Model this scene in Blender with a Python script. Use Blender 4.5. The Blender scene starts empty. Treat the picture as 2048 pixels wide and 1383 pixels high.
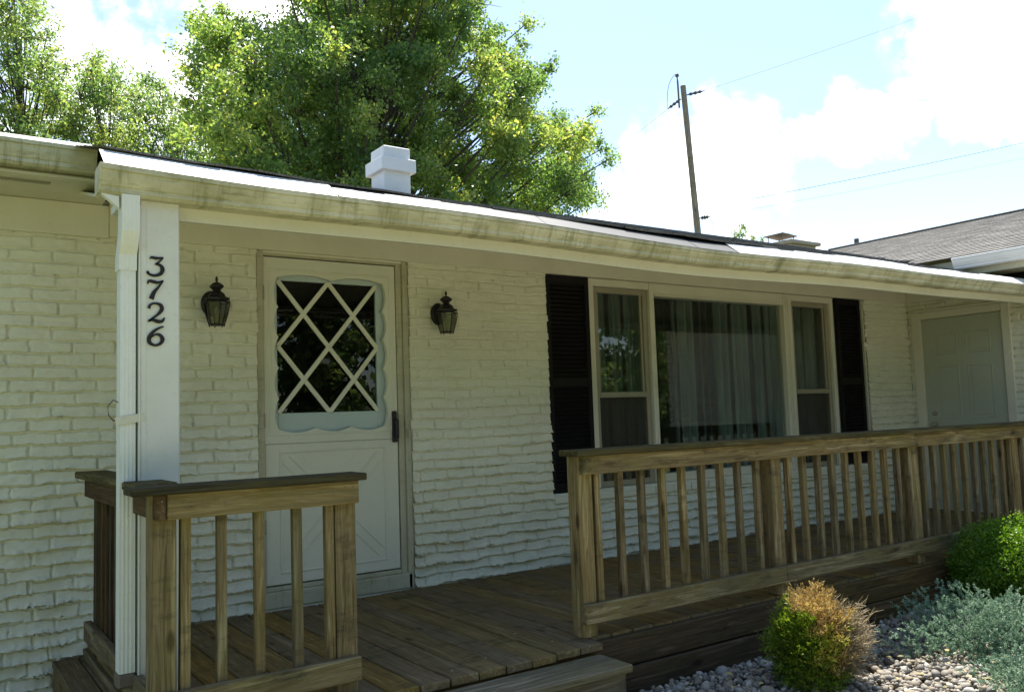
import bpy, bmesh, math, random
import numpy as np
from mathutils import Vector, Matrix

random.seed(7)
RNG = np.random.default_rng(11)
SC = bpy.context.scene
COL = SC.collection

# ------------------------------------------------------------------ camera
CAM = Vector((-1.7664, -5.2376, 1.1122))
YAW, PIT, ROL, FPX = .6058, .0832, -.0344, 1716.5
cy, sy, cp, sp, cr, sr = math.cos(YAW), math.sin(YAW), math.cos(PIT), math.sin(PIT), math.cos(ROL), math.sin(ROL)
FW = Vector((sy*cp, cy*cp, sp)); RT = Vector((cy, -sy, 0)); UP = RT.cross(FW)
R2 = RT*cr + UP*sr; U2 = -RT*sr + UP*cr
cd = bpy.data.cameras.new('camera'); cam = bpy.data.objects.new('camera', cd); COL.objects.link(cam)
cd.sensor_width = 36; cd.lens = FPX/2048*36; cd.clip_start = .05; cd.clip_end = 3000
M = Matrix((R2, U2, -FW)).transposed().to_4x4(); M.translation = CAM
cam.matrix_world = M
SC.camera = cam

# ------------------------------------------------------------------ light
SUN_EL, SUN_AZ = math.radians(63), math.radians(40)     # azimuth from +Y towards +X
SUN_DIR = Vector((math.sin(SUN_AZ)*math.cos(SUN_EL), math.cos(SUN_AZ)*math.cos(SUN_EL), math.sin(SUN_EL)))
sl = bpy.data.lights.new('sun', 'SUN'); sun = bpy.data.objects.new('sun', sl); COL.objects.link(sun)
sl.energy = 4.3; sl.angle = math.radians(.5); sl.color = (1, .95, .86)
sun.rotation_euler = SUN_DIR.to_track_quat('Z', 'Y').to_euler()
SC.view_settings.view_transform = 'Standard'; SC.view_settings.look = 'None'
SC.view_settings.exposure = 1.48; SC.view_settings.gamma = 1

W = bpy.data.worlds.new('World'); SC.world = W; W.use_nodes = True
wn, wl = W.node_tree.nodes, W.node_tree.links
for n in list(wn): wn.remove(n)
def N(tree, typ, **kw):
    n = tree.nodes.new(typ)
    for k, v in kw.items():
        if k == 'inp':
            for i, val in v.items(): n.inputs[i].default_value = val
        else: setattr(n, k, v)
    return n
wt = W.node_tree
out = N(wt, 'ShaderNodeOutputWorld'); bg = N(wt, 'ShaderNodeBackground', inp={1: .095})
sky = N(wt, 'ShaderNodeTexSky', sky_type='NISHITA', sun_disc=False, sun_elevation=SUN_EL, sun_rotation=SUN_AZ,
        altitude=200, air_density=1.0, dust_density=.8, ozone_density=1.2)
tc = N(wt, 'ShaderNodeTexCoord')
def pix_dir(px, py):
    d = FW + R2*((px-1024)/FPX) - U2*((py-691.5)/FPX); return d.normalized()
# cumulus banks: each a direction in the sky and an angular size
CLOUDS = [((1370, 360), .10), ((1270, 420), .08), ((1490, 260), .075), ((1450, 400), .08), ((1440, 190), .035), ((1620, 245), .05), ((1700, 240), .055), ((1790, 238), .045), ((1950, 40), .09), ((2030, 120), .085), ((1930, 250), .03), ((1965, 262), .025), ((1990, 245), .022),
          ((200, 130), .13), ((120, 60), .10), ((430, 90), .08), ((330, 240), .10), ((1650, 490), .03), ((1760, 480), .025), ((560, 60), .09),
          ((-700, 200), .45), ((3200, 100), .35), ((700, -900), .3), ((2300, -900), .25)]
acc = None
nz = N(wt, 'ShaderNodeTexNoise', inp={'Scale': 16.0, 'Detail': 9.0, 'Roughness': .62})
wl.new(tc.outputs['Generated'], nz.inputs['Vector'])
wz = N(wt, 'ShaderNodeTexNoise', inp={'Scale': 7.0, 'Detail': 6.0, 'Roughness': .6}); wl.new(tc.outputs['Generated'], wz.inputs['Vector'])
ws = N(wt, 'ShaderNodeVectorMath', operation='MULTIPLY_ADD'); ws.inputs[1].default_value = (.16, .16, .16); ws.inputs[2].default_value = (-.08, -.08, -.08); wl.new(wz.outputs['Color'], ws.inputs[0])
wa = N(wt, 'ShaderNodeVectorMath', operation='ADD'); wl.new(tc.outputs['Generated'], wa.inputs[0]); wl.new(ws.outputs[0], wa.inputs[1])
for (px, py), r in CLOUDS:
    d = pix_dir(px, py)
    vd = N(wt, 'ShaderNodeVectorMath', operation='DISTANCE'); vd.inputs[1].default_value = d
    wl.new(wa.outputs[0], vd.inputs[0])
    mr = N(wt, 'ShaderNodeMapRange', inp={1: 0.0, 2: r, 3: 1.0, 4: 0.0}); wl.new(vd.outputs['Value'], mr.inputs[0])
    if acc is None: acc = mr.outputs[0]
    else:
        mx = N(wt, 'ShaderNodeMath', operation='MAXIMUM'); wl.new(acc, mx.inputs[0]); wl.new(mr.outputs[0], mx.inputs[1]); acc = mx.outputs[0]
ad = N(wt, 'ShaderNodeMath', operation='MULTIPLY_ADD', inp={1: 3.2, 2: -1.62}); wl.new(nz.outputs[0], ad.inputs[0])
gt = N(wt, 'ShaderNodeMath', operation='MULTIPLY', inp={1: 4.0}, use_clamp=True); wl.new(acc, gt.inputs[0])
gm = N(wt, 'ShaderNodeMath', operation='MULTIPLY'); wl.new(gt.outputs[0], gm.inputs[0]); wl.new(ad.outputs[0], gm.inputs[1])
sm = N(wt, 'ShaderNodeMath', operation='ADD'); wl.new(acc, sm.inputs[0]); wl.new(gm.outputs[0], sm.inputs[1])
cm = N(wt, 'ShaderNodeMapRange', interpolation_type='SMOOTHSTEP', inp={1: -.05, 2: 1.05, 3: 0.0, 4: 1.0}); wl.new(sm.outputs[0], cm.inputs[0])
mixc = N(wt, 'ShaderNodeMix', data_type='RGBA'); mixc.inputs['B'].default_value = (10, 10, 9.8, 1)
wl.new(cm.outputs[0], mixc.inputs['Factor']); wl.new(sky.outputs[0], mixc.inputs['A'])
wl.new(mixc.outputs['Result'], bg.inputs[0]); wl.new(bg.outputs[0], out.inputs[0])

# ------------------------------------------------------------------ materials
def new_mat(name):
    m = bpy.data.materials.new(name); m.use_nodes = True
    t = m.node_tree; t.nodes.clear()
    o = N(t, 'ShaderNodeOutputMaterial'); b = N(t, 'ShaderNodeBsdfPrincipled'); t.links.new(b.outputs[0], o.inputs[0])
    return m, t, b, o
def ramp(t, fac, stops):
    r = N(t, 'ShaderNodeValToRGB'); e = r.color_ramp.elements
    while len(e) < len(stops): e.new(.5)
    for i, (p, c) in enumerate(stops): e[i].position = p; e[i].color = (*c, 1)
    t.links.new(fac, r.inputs[0]); return r.outputs[0]
def coords(t, scale=(1, 1, 1), rnd=True, kind='Object'):
    tc = N(t, 'ShaderNodeTexCoord'); v = tc.outputs[kind]
    if rnd:
        at = N(t, 'ShaderNodeAttribute', attribute_name='rnd')
        ml = N(t, 'ShaderNodeVectorMath', operation='SCALE'); ml.inputs[0].default_value = (17.3, 9.1, 23.7)
        t.links.new(at.outputs['Fac'], ml.inputs['Scale'])
        a = N(t, 'ShaderNodeVectorMath', operation='ADD'); t.links.new(v, a.inputs[0]); t.links.new(ml.outputs[0], a.inputs[1]); v = a.outputs[0]
    mp = N(t, 'ShaderNodeMapping'); mp.inputs['Scale'].default_value = scale; t.links.new(v, mp.inputs[0])
    return mp.outputs[0]
def noise(t, vec, scale, detail=4, rough=.55, dist=0):
    n = N(t, 'ShaderNodeTexNoise', inp={'Scale': scale, 'Detail': detail, 'Roughness': rough, 'Distortion': dist})
    t.links.new(vec, n.inputs['Vector']); return n.outputs[0]
def mix(t, fac, a, b, mode='MIX'):
    m = N(t, 'ShaderNodeMix', data_type='RGBA', blend_type=mode)
    for s, v in (('Factor', fac), ('A', a), ('B', b)):
        if isinstance(v, (int, float)): m.inputs[s].default_value = v
        elif isinstance(v, tuple): m.inputs[s].default_value = (*v, 1)
        else: t.links.new(v, m.inputs[s])
    return m.outputs['Result']
def mrange(t, v, a, b, c=0., d=1.):
    m = N(t, 'ShaderNodeMapRange', inp={1: a, 2: b, 3: c, 4: d}); t.links.new(v, m.inputs[0]); return m.outputs[0]
def bump(t, b, h, strength, dist=.01):
    bn = N(t, 'ShaderNodeBump', inp={'Strength': strength, 'Distance': dist}); t.links.new(h, bn.inputs['Height']); t.links.new(bn.outputs[0], b.inputs['Normal'])

def wood(name, axis, c0, c1, c2, moss=.3, mosscol=(.10, .10, .025), rough=.75, var=(.62, 1.3)):
    m, t, b, o = new_mat(name)
    s = [26, 26, 26]; s['xyz'.index(axis)] = 1.6
    v = coords(t, tuple(s)); g = noise(t, v, 1.0, 5, .6, 1.2)
    s2 = [90, 90, 90]; s2['xyz'.index(axis)] = 3
    fine = noise(t, coords(t, tuple(s2)), 1.0, 3, .6)
    col = ramp(t, g, [(.34, c0), (.46, c1), (.52, (c1[0]*.8, c1[1]*.72, c1[2]*.6)), (.62, c2)])
    col = mix(t, mrange(t, fine, .35, .7, 0, .55), col, (c0[0]*.45, c0[1]*.45, c0[2]*.45))
    # per board tone
    at = N(t, 'ShaderNodeAttribute', attribute_name='rnd')
    hs = N(t, 'ShaderNodeHueSaturation'); t.links.new(col, hs.inputs['Color'])
    t.links.new(mrange(t, at.outputs['Fac'], 0, 1, var[0]*.9, var[1]*.9), hs.inputs['Value']); t.links.new(mrange(t, at.outputs['Color'], 0, 1, .78, 1.15), hs.inputs['Saturation']); col = hs.outputs[0]
    # knots
    sk = [7, 7, 7]; sk['xyz'.index(axis)] = 2.6
    vo = N(t, 'ShaderNodeTexVoronoi', inp={'Scale': 1.0}); t.links.new(coords(t, tuple(sk)), vo.inputs['Vector'])
    col = mix(t, mrange(t, vo.outputs['Distance'], .07, .14, .75, 0), col, (c0[0]*.25, c0[1]*.22, c0[2]*.2))
    big = noise(t, coords(t, (3, 3, 3)), 1.0, 6, .65)
    col = mix(t, mrange(t, big, .5, .72, 0, moss), col, mosscol)
    big2 = noise(t, coords(t, (1.7, 5, 5)), 2.0, 6, .7)
    col = mix(t, mrange(t, big2, .54, .72, 0, .72), col, (.03, .027, .018))
    t.links.new(col, b.inputs['Base Color']); b.inputs['Roughness'].default_value = rough; b.inputs['Specular IOR Level'].default_value = .12
    bump(t, b, mix(t, .5, g, fine), .5, .006)
    return m
RAIL = dict(c0=(.13, .09, .042), c1=(.28, .22, .115), c2=(.41, .335, .19))
M_WX = wood('weathered_pine_x', 'x', **RAIL, moss=.55, mosscol=(.15, .14, .035))
M_WY = wood('weathered_pine_y', 'y', **RAIL, moss=.5)
M_WZ = wood('weathered_pine_z', 'z', (.12, .082, .04), (.27, .208, .112), (.38, .31, .175), moss=.45, mosscol=(.15, .14, .04))
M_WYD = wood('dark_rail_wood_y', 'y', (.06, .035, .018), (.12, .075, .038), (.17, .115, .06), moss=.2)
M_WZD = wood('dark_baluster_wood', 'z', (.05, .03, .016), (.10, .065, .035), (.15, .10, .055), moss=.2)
M_CAPX = wood('mossy_cap_x', 'x', (.045, .038, .018), (.095, .082, .036), (.16, .135, .07), moss=.5, mosscol=(.09, .09, .02))
M_CAPY = wood('mossy_cap_y', 'y', (.045, .038, .018), (.095, .082, .036), (.16, .135, .07), moss=.5, mosscol=(.09, .09, .02))
M_DECK = wood('deck_board_wood', 'y', (.17, .112, .045), (.27, .19, .08), (.34, .25, .112), moss=.35, mosscol=(.16, .15, .06), rough=.85, var=(.82, 1.15))
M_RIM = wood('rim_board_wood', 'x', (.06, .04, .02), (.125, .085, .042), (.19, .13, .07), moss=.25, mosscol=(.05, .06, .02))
M_STEP = wood('step_wood', 'x', (.10, .09, .06), (.2, .175, .125), (.3, .27, .2), moss=.4, mosscol=(.12, .13, .04))

def paint(name, col, dirt=(.2, .19, .13), amount=.5, rough=.55, streak=False, dscale=2.5, spec=.35, specks=False):
    m, t, b, o = new_mat(name)
    v = coords(t, (1, 1, 1), rnd=False)
    n1 = noise(t, v, dscale, 7, .65); n2 = noise(t, v, 38, 4, .6)
    c = mix(t, mrange(t, n1, .45, .75, 0, amount), col, dirt)
    if streak:
        n3 = noise(t, coords(t, (5.5, 1, .6), rnd=False), 3, 7, .75)
        c = mix(t, mrange(t, n3, .52, .78, 0, amount*1.1), c, (dirt[0]*.55, dirt[1]*.6, dirt[2]*.45))
        geo = noise(t, coords(t, (1.3, 1, 9), rnd=False), 4, 6, .7)
        c = mix(t, mrange(t, geo, .55, .75, 0, amount*.9), c, (dirt[0]*.6, dirt[1]*.62, dirt[2]*.42))
    c = mix(t, mrange(t, n2, .6, .78, 0, .25), c, (dirt[0]*.6, dirt[1]*.6, dirt[2]*.6))
    if specks:      # chips where the paint has gone, mostly in the lowest courses
        sx = N(t, 'ShaderNodeSeparateXYZ'); tcs = N(t, 'ShaderNodeTexCoord'); t.links.new(tcs.outputs['Object'], sx.inputs[0])
        ch = noise(t, coords(t, (1, 1, 1.8), rnd=False), 17, 5, .7); th = N(t, 'ShaderNodeMath', operation='MULTIPLY_ADD', inp={1: .055, 2: .655}); t.links.new(sx.outputs['Z'], th.inputs[0])
        df = N(t, 'ShaderNodeMath', operation='SUBTRACT'); t.links.new(ch, df.inputs[0]); t.links.new(th.outputs[0], df.inputs[1])
        c = mix(t, mrange(t, df.outputs[0], 0, .03, 0, .85), c, (.17, .13, .095))
        fl = noise(t, coords(t, (1, 1, 1), rnd=False), 70, 2, .5); c = mix(t, mrange(t, fl, .74, .78, 0, .6), c, (.12, .10, .07))
    t.links.new(c, b.inputs['Base Color']); b.inputs['Roughness'].default_value = rough; b.inputs['Specular IOR Level'].default_value = spec
    bump(t, b, n2, .06, .003)
    return m
M_BRICK = paint('painted_brick', (.69, .67, .525), (.48, .45, .32), .45, .65, dscale=1.6, specks=True)
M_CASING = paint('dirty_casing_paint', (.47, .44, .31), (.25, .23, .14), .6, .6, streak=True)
M_TRIM = paint('cream_trim_paint', (.64, .61, .48), (.42, .39, .27), .3)
M_GUT = paint('stained_gutter_metal', (.60, .56, .40), (.25, .235, .10), 1.0, .45, streak=True)
M_GUARD = paint('gutter_guard_metal', (.8, .8, .78), (.5, .48, .42), .25, .4)
M_GUARDD = paint('dirty_gutter_guard_metal', (.11, .11, .106), (.07, .065, .055), .5, .5, streak=True)
M_WHITE = paint('white_enamel', (.75, .75, .70), (.45, .43, .34), .3, .4)
M_COLUMN = paint('column_paint', (.69, .68, .61), (.45, .43, .34), .4, .45)
M_DOOR = paint('storm_door_paint', (.66, .645, .52), (.42, .42, .34), .2, .4)
M_DOORIN = paint('inner_door_paint', (.46, .54, .52), (.3, .33, .3), .3, .5)
M_SDOOR = paint('side_door_paint', (.40, .42, .32), (.3, .32, .24), .15, .45)
M_ALU = paint('aluminium_sash', (.30, .27, .19), (.2, .18, .12), .3, .4)
M_CHIM = paint('white_chimney_paint', (.72, .73, .74), (.5, .5, .48), .25, .5)
M_CONC = paint('chimney_concrete', (.42, .38, .3), (.22, .2, .15), .6, .8)
M_RUST = paint('weathered_steel', (.17, .14, .11), (.09, .06, .04), .6, .6)
M_BLACK = paint('black_iron', (.009, .007, .008), (.018, .014, .012), .3, .5, spec=.4)
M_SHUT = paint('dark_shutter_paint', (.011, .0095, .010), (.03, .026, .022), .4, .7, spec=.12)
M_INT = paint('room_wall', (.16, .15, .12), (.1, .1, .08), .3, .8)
M_POLE = wood('utility_pole_wood', 'z', (.24, .19, .165), (.36, .30, .26), (.46, .39, .35), moss=0)

def glass_mat(name, tint=(.9, .95, .92), refl=1.0, rough=0.0):
    m, t, b, o = new_mat(name); t.nodes.remove(b)
    tr = N(t, 'ShaderNodeBsdfTransparent'); tr.inputs[0].default_value = (*tint, 1)
    gl = N(t, 'ShaderNodeBsdfGlossy'); gl.inputs['Roughness'].default_value = rough
    ge = N(t, 'ShaderNodeNewGeometry'); dt = N(t, 'ShaderNodeVectorMath', operation='DOT_PRODUCT'); t.links.new(ge.outputs['Incoming'], dt.inputs[0]); t.links.new(ge.outputs['Normal'], dt.inputs[1])
    ab = N(t, 'ShaderNodeMath', operation='ABSOLUTE'); t.links.new(dt.outputs['Value'], ab.inputs[0])
    om = N(t, 'ShaderNodeMath', operation='SUBTRACT', inp={0: 1.0}); t.links.new(ab.outputs[0], om.inputs[1])
    pw = N(t, 'ShaderNodeMath', operation='POWER', inp={1: 5.0}); t.links.new(om.outputs[0], pw.inputs[0])
    ml = N(t, 'ShaderNodeMath', operation='MULTIPLY_ADD', inp={1: 1.3*refl, 2: .08*refl}, use_clamp=True); t.links.new(pw.outputs[0], ml.inputs[0]); mx = N(t, 'ShaderNodeMixShader')
    t.links.new(ml.outputs[0], mx.inputs[0]); t.links.new(tr.outputs[0], mx.inputs[1]); t.links.new(gl.outputs[0], mx.inputs[2])
    t.links.new(mx.outputs[0], o.inputs[0]); return m
M_GLASS = glass_mat('window_glass', (.72, .78, .74), 1.15)
M_LGLASS = glass_mat('lantern_glass', (.5, .51, .45), .7, .05)
M_DGLASS = glass_mat('door_glass', (.4, .42, .38), .6, .01)
def screen_mat():
    m, t, b, o = new_mat('insect_screen')
    b.inputs['Base Color'].default_value = (.045, .035, .025, 1); b.inputs['Roughness'].default_value = .8
    tr = N(t, 'ShaderNodeBsdfTransparent'); mx = N(t, 'ShaderNodeMixShader', inp={0: .55})
    t.links.new(tr.outputs[0], mx.inputs[1]); t.links.new(b.outputs[0], mx.inputs[2]); t.links.new(mx.outputs[0], o.inputs[0]); return m
M_SCREEN = screen_mat()
def curtain_mat():
    m, t, b, o = new_mat('curtain_fabric')
    n = noise(t, coords(t, (30, 1, 1.5), rnd=False), 1, 4, .6)
    c = ramp(t, n, [(.35, (.12, .145, .12)), (.65, (.22, .265, .24))])
    t.links.new(c, b.inputs['Base Color']); b.inputs['Roughness'].default_value = .9
    return m
M_CURT = curtain_mat()

def shingle_mat():
    m, t, b, o = new_mat('asphalt_shingle')
    tc = N(t, 'ShaderNodeTexCoord')
    br = N(t, 'ShaderNodeTexBrick', inp={'Color1': (.22, .21, .19, 1), 'Color2': (.42, .40, .36, 1), 'Mortar': (.04, .036, .032, 1), 'Scale': 1.0, 'Mortar Size': .006, 'Brick Width': .31, 'Row Height': .14, 'Bias': .1})
    t.links.new(tc.outputs['UV'], br.inputs['Vector'])
    n = noise(t, tc.outputs['UV'], 3, 6, .7); g = noise(t, tc.outputs['UV'], 260, 2, .6)
    c = mix(t, mrange(t, n, .4, .7, 0, .5), br.outputs[0], (.2, .185, .165))
    c = mix(t, mrange(t, g, .4, .65, 0, .5), c, (.38, .355, .31))
    t.links.new(c, b.inputs['Base Color']); b.inputs['Roughness'].default_value = .95
    bump(t, b, g, .6, .01); return m
M_SHING = shingle_mat()

def leaf_mat(name, cols, trans=.5, spec=.3, tcol=(2.2, 2.25, 1.0)):
    m, t, b, o = new_mat(name)
    at = N(t, 'ShaderNodeAttribute', attribute_name='rnd')
    c = ramp(t, at.outputs['Fac'], cols)
    t.links.new(c, b.inputs['Base Color']); b.inputs['Roughness'].default_value = .45; b.inputs['Specular IOR Level'].default_value = spec
    tl = N(t, 'ShaderNodeBsdfTranslucent')
    hs = N(t, 'ShaderNodeMix', data_type='RGBA', blend_type='MULTIPLY'); hs.inputs['Factor'].default_value = 1
    hs.inputs['B'].default_value = (*(tcol or (2.4, 2.2, .7)), 1); t.links.new(c, hs.inputs['A'])
    t.links.new(hs.outputs['Result'], tl.inputs[0])
    mx = N(t, 'ShaderNodeMixShader', inp={0: trans}); t.links.new(b.outputs[0], mx.inputs[1]); t.links.new(tl.outputs[0], mx.inputs[2])
    t.links.new(mx.outputs[0], o.inputs[0]); return m
M_LEAF = leaf_mat('maple_leaf', [(0, (.055, .115, .05)), (.45, (.115, .19, .07)), (.8, (.22, .285, .10)), (1, (.38, .37, .13))], .5, .5)
M_LEAF2 = leaf_mat('pale_leaf', [(0, (.06, .125, .06)), (.6, (.15, .22, .10)), (1, (.30, .31, .12))], .5, .5)
M_BOX = leaf_mat('boxwood_leaf', [(0, (.035, .09, .008)), (.6, (.10, .20, .018)), (1, (.22, .32, .04))], .35, tcol=(2.2, 2.2, .7))
M_JUN = leaf_mat('juniper_needle', [(0, (.06, .12, .075)), (.55, (.19, .295, .20)), (1, (.36, .46, .33))], .15, .15, tcol=(1.2, 1.3, 1.1))
M_ARBG = leaf_mat('arborvitae_green', [(0, (.035, .085, .01)), (.6, (.11, .17, .018)), (1, (.28, .29, .03))], .3, .2)
M_ARBY = leaf_mat('arborvitae_gold', [(0, (.19, .125, .045)), (.45, (.35, .25, .10)), (.8, (.50, .41, .20)), (1, (.30, .30, .06))], .3, .2, tcol=(1.6, 1.4, .9))
M_ARBL = leaf_mat('arborvitae_lime', [(0, (.22, .24, .03)), (.5, (.34, .34, .05)), (1, (.5, .48, .12))], .35, .2, tcol=(1.5, 1.4, .8))
M_TWIG = leaf_mat('dry_twig', [(0, (.16, .12, .065)), (.6, (.32, .25, .14)), (1, (.46, .38, .24))], .05, .1, tcol=(1, 1, 1))
def bark_mat():
    m, t, b, o = new_mat('tree_bark')
    n = noise(t, coords(t, (9, 9, 1.5), rnd=False), 2, 6, .65)
    t.links.new(ramp(t, n, [(.3, (.035, .028, .022)), (.7, (.12, .095, .075))]), b.inputs['Base Color']); b.inputs['Roughness'].default_value = .9
    bump(t, b, n, .8, .03); return m
M_BARK = bark_mat()
def pebble_mat():
    m, t, b, o = new_mat('river_pebble')
    at = N(t, 'ShaderNodeAttribute', attribute_name='rnd')
    c = ramp(t, at.outputs['Fac'], [(0, (.08, .07, .055)), (.2, (.20, .185, .155)), (.4, (.30, .25, .17)), (.6, (.19, .15, .105)), (.8, (.31, .29, .245)), (1, (.50, .47, .40))])
    n = noise(t, coords(t), 60, 4, .6)
    c = mix(t, mrange(t, n, .4, .7, 0, .4), c, (.16, .14, .12))
    t.links.new(c, b.inputs['Base Color']); b.inputs['Roughness'].default_value = .7; return m
M_PEB = pebble_mat()
def ground_mat(name, stops, sc):
    m, t, b, o = new_mat(name); v = coords(t, rnd=False)
    n = noise(t, v, sc, 8, .7)
    t.links.new(ramp(t, n, stops), b.inputs['Base Color']); b.inputs['Roughness'].default_value = .95
    bump(t, b, n, .6, .02); return m
M_LAWN = ground_mat('lawn_grass', [(.3, (.09, .12, .03)), (.7, (.19, .21, .06))], 3.0)
M_SOIL = ground_mat('bed_soil', [(.3, (.045, .035, .025)), (.7, (.11, .09, .065))], 20)
M_BOUNCE = ground_mat('bounce_concrete', [(.3, (.36, .33, .26)), (.7, (.46, .42, .33))], 6)  # warm pale colour of the added bounce ground
M_DEBRIS = paint('dry_leaf', (.42, .36, .16), (.25, .18, .08), .5, .8)
M_CABLE = paint('cable_sheath', (.05, .05, .05), (.03, .03, .03), .2, .6)
M_CERAM = paint('insulator_ceramic', (.10, .10, .11), (.05, .05, .05), .2, .3)

# ------------------------------------------------------------------ mesh helpers
class MB:
    def __init__(s): s.v = []; s.f = []; s.r = []; s.mi = []
    def add(s, vs, fs, rnd=None, mi=0):
        b = len(s.v); s.v += [tuple(p) for p in vs]; s.f += [tuple(b+i for i in f) for f in fs]
        s.r += [random.random() if rnd is None else rnd]*len(vs); s.mi += [mi]*len(fs)
    def box(s, x0, x1, y0, y1, z0, z1, bev=.003, rnd=None, M=None, mi=0):
        b = min(bev, (x1-x0)*.45, (y1-y0)*.45, (z1-z0)*.45)
        c = ((x0+x1)/2, (y0+y1)/2, (z0+z1)/2); h = ((x1-x0)/2, (y1-y0)/2, (z1-z0)/2)
        idx = {}; vs = []
        for sx in (-1, 1):
            for sy_ in (-1, 1):
                for sz in (-1, 1):
                    sg = (sx, sy_, sz)
                    for a in range(3):
                        idx[(sg, a)] = len(vs)
                        vs.append(tuple(c[k]+sg[k]*(h[k]-(0 if k == a else b)) for k in range(3)))
        fs = []
        for a in range(3):
            u, w = (a+1) % 3, (a+2) % 3
            for sgn in (-1, 1):
                q = []
                for (su, sw) in ((-1, -1), (1, -1), (1, 1), (-1, 1)):
                    sg = [0, 0, 0]; sg[a] = sgn; sg[u] = su; sg[w] = sw; q.append(idx[(tuple(sg), a)])
                fs.append(q if sgn > 0 else q[::-1])
        for a in range(3):
            u, w = (a+1) % 3, (a+2) % 3
            for su in (-1, 1):
                for sw in (-1, 1):
                    lo = [0]*3; lo[a] = -1; lo[u] = su; lo[w] = sw; hi = list(lo); hi[a] = 1
                    lo, hi = tuple(lo), tuple(hi); q = [idx[(lo, u)], idx[(hi, u)], idx[(hi, w)], idx[(lo, w)]]
                    fs.append(q if su*sw < 0 else q[::-1])
        for sx in (-1, 1):
            for sy_ in (-1, 1):
                for sz in (-1, 1):
                    sg = (sx, sy_, sz); q = [idx[(sg, 0)], idx[(sg, 1)], idx[(sg, 2)]]
                    fs.append(q if sx*sy_*sz > 0 else q[::-1])
        if M is not None: vs = [tuple(M @ Vector(p)) for p in vs]
        s.add(vs, fs, rnd, mi)
    def tube(s, pts, rad, n=8, rnd=None, cap=True, mi=0):
        pts = [Vector(p) for p in pts]
        if not hasattr(rad, '__len__'): rad = [rad]*len(pts)
        vs = []; fs = []; up = Vector((0, 0, 1))
        for i, p in enumerate(pts):
            d = (pts[min(i+1, len(pts)-1)]-pts[max(i-1, 0)]).normalized()
            a = d.cross(up)
            if a.length < 1e-3: a = d.cross(Vector((1, 0, 0)))
            a.normalize(); b = a.cross(d)
            for k in range(n):
                w = 2*math.pi*k/n; vs.append(p+(a*math.cos(w)+b*math.sin(w))*rad[i])
        for i in range(len(pts)-1):
            for k in range(n):
                k2 = (k+1) % n; fs.append((i*n+k, i*n+k2, (i+1)*n+k2, (i+1)*n+k))
        if cap: fs.append(tuple(range(n))[::-1]); fs.append(tuple((len(pts)-1)*n+k for k in range(n)))
        s.add(vs, fs, rnd, mi)
    def lathe(s, prof, c, n=12, rot=0, rnd=None, mi=0):
        vs = []; fs = []
        for r, z in prof:
            for k in range(n):
                w = 2*math.pi*k/n+rot; vs.append((c[0]+r*math.cos(w), c[1]+r*math.sin(w), c[2]+z))
        for i in range(len(prof)-1):
            for k in range(n):
                k2 = (k+1) % n; fs.append((i*n+k, i*n+k2, (i+1)*n+k2, (i+1)*n+k))
        fs.append(tuple(range(n))[::-1]); fs.append(tuple((len(prof)-1)*n+k for k in range(n)))
        s.add(vs, fs, rnd, mi)
    def prism(s, poly, axis, a0, a1, rnd=None, mi=0):
        """poly: 2D outline; extruded along axis ('x': (y,z), 'y': (x,z), 'z': (x,y))."""
        def mk(p, a): return (a, p[0], p[1]) if axis == 'x' else (p[0], a, p[1]) if axis == 'y' else (p[0], p[1], a)
        n = len(poly); vs = [mk(p, a0) for p in poly]+[mk(p, a1) for p in poly]
        fs = [tuple(range(n)), tuple(range(2*n-1, n-1, -1))]+[(i, n+i, n+(i+1) % n, (i+1) % n) for i in range(n)]
        s.add(vs, fs, rnd, mi)
    def build(s, name, mat, parent=None, smooth=False, loc=None):
        me = bpy.data.meshes.new(name); me.from_pydata(s.v, [], s.f); me.update()
        bm = bmesh.new(); bm.from_mesh(me); bmesh.ops.recalc_face_normals(bm, faces=bm.faces); bm.to_mesh(me); bm.free()
        at = me.attributes.new('rnd', 'FLOAT', 'POINT'); at.data.foreach_set('value', s.r)
        mats = mat if isinstance(mat, (list, tuple)) else [mat]
        for m in mats: me.materials.append(m)
        if len(mats) > 1: me.polygons.foreach_set('material_index', s.mi)
        if smooth: me.polygons.foreach_set('use_smooth', [True]*len(me.polygons))
        return link(name, me, parent)
def link(name, me, parent=None):
    o = bpy.data.objects.new(name, me); COL.objects.link(o)
    if parent is not None:
        o.parent = parent; w = Vector((0, 0, 0)); p = parent
        while p is not None: w += p.location; p = p.parent
        o.location = -w          # meshes are written in world coordinates
    return o
def thing(name, label, cat, loc, group=None):
    o = bpy.data.objects.new(name, None); COL.objects.link(o); o.location = loc; o.empty_display_size = .1
    o['label'] = label; o['category'] = cat
    if group: o['group'] = group
    return o
def tag(o, label=None, cat=None, group=None, kind=None):
    for k, v in (('label', label), ('category', cat), ('group', group), ('kind', kind)):
        if v: o[k] = v
    return o
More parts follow.
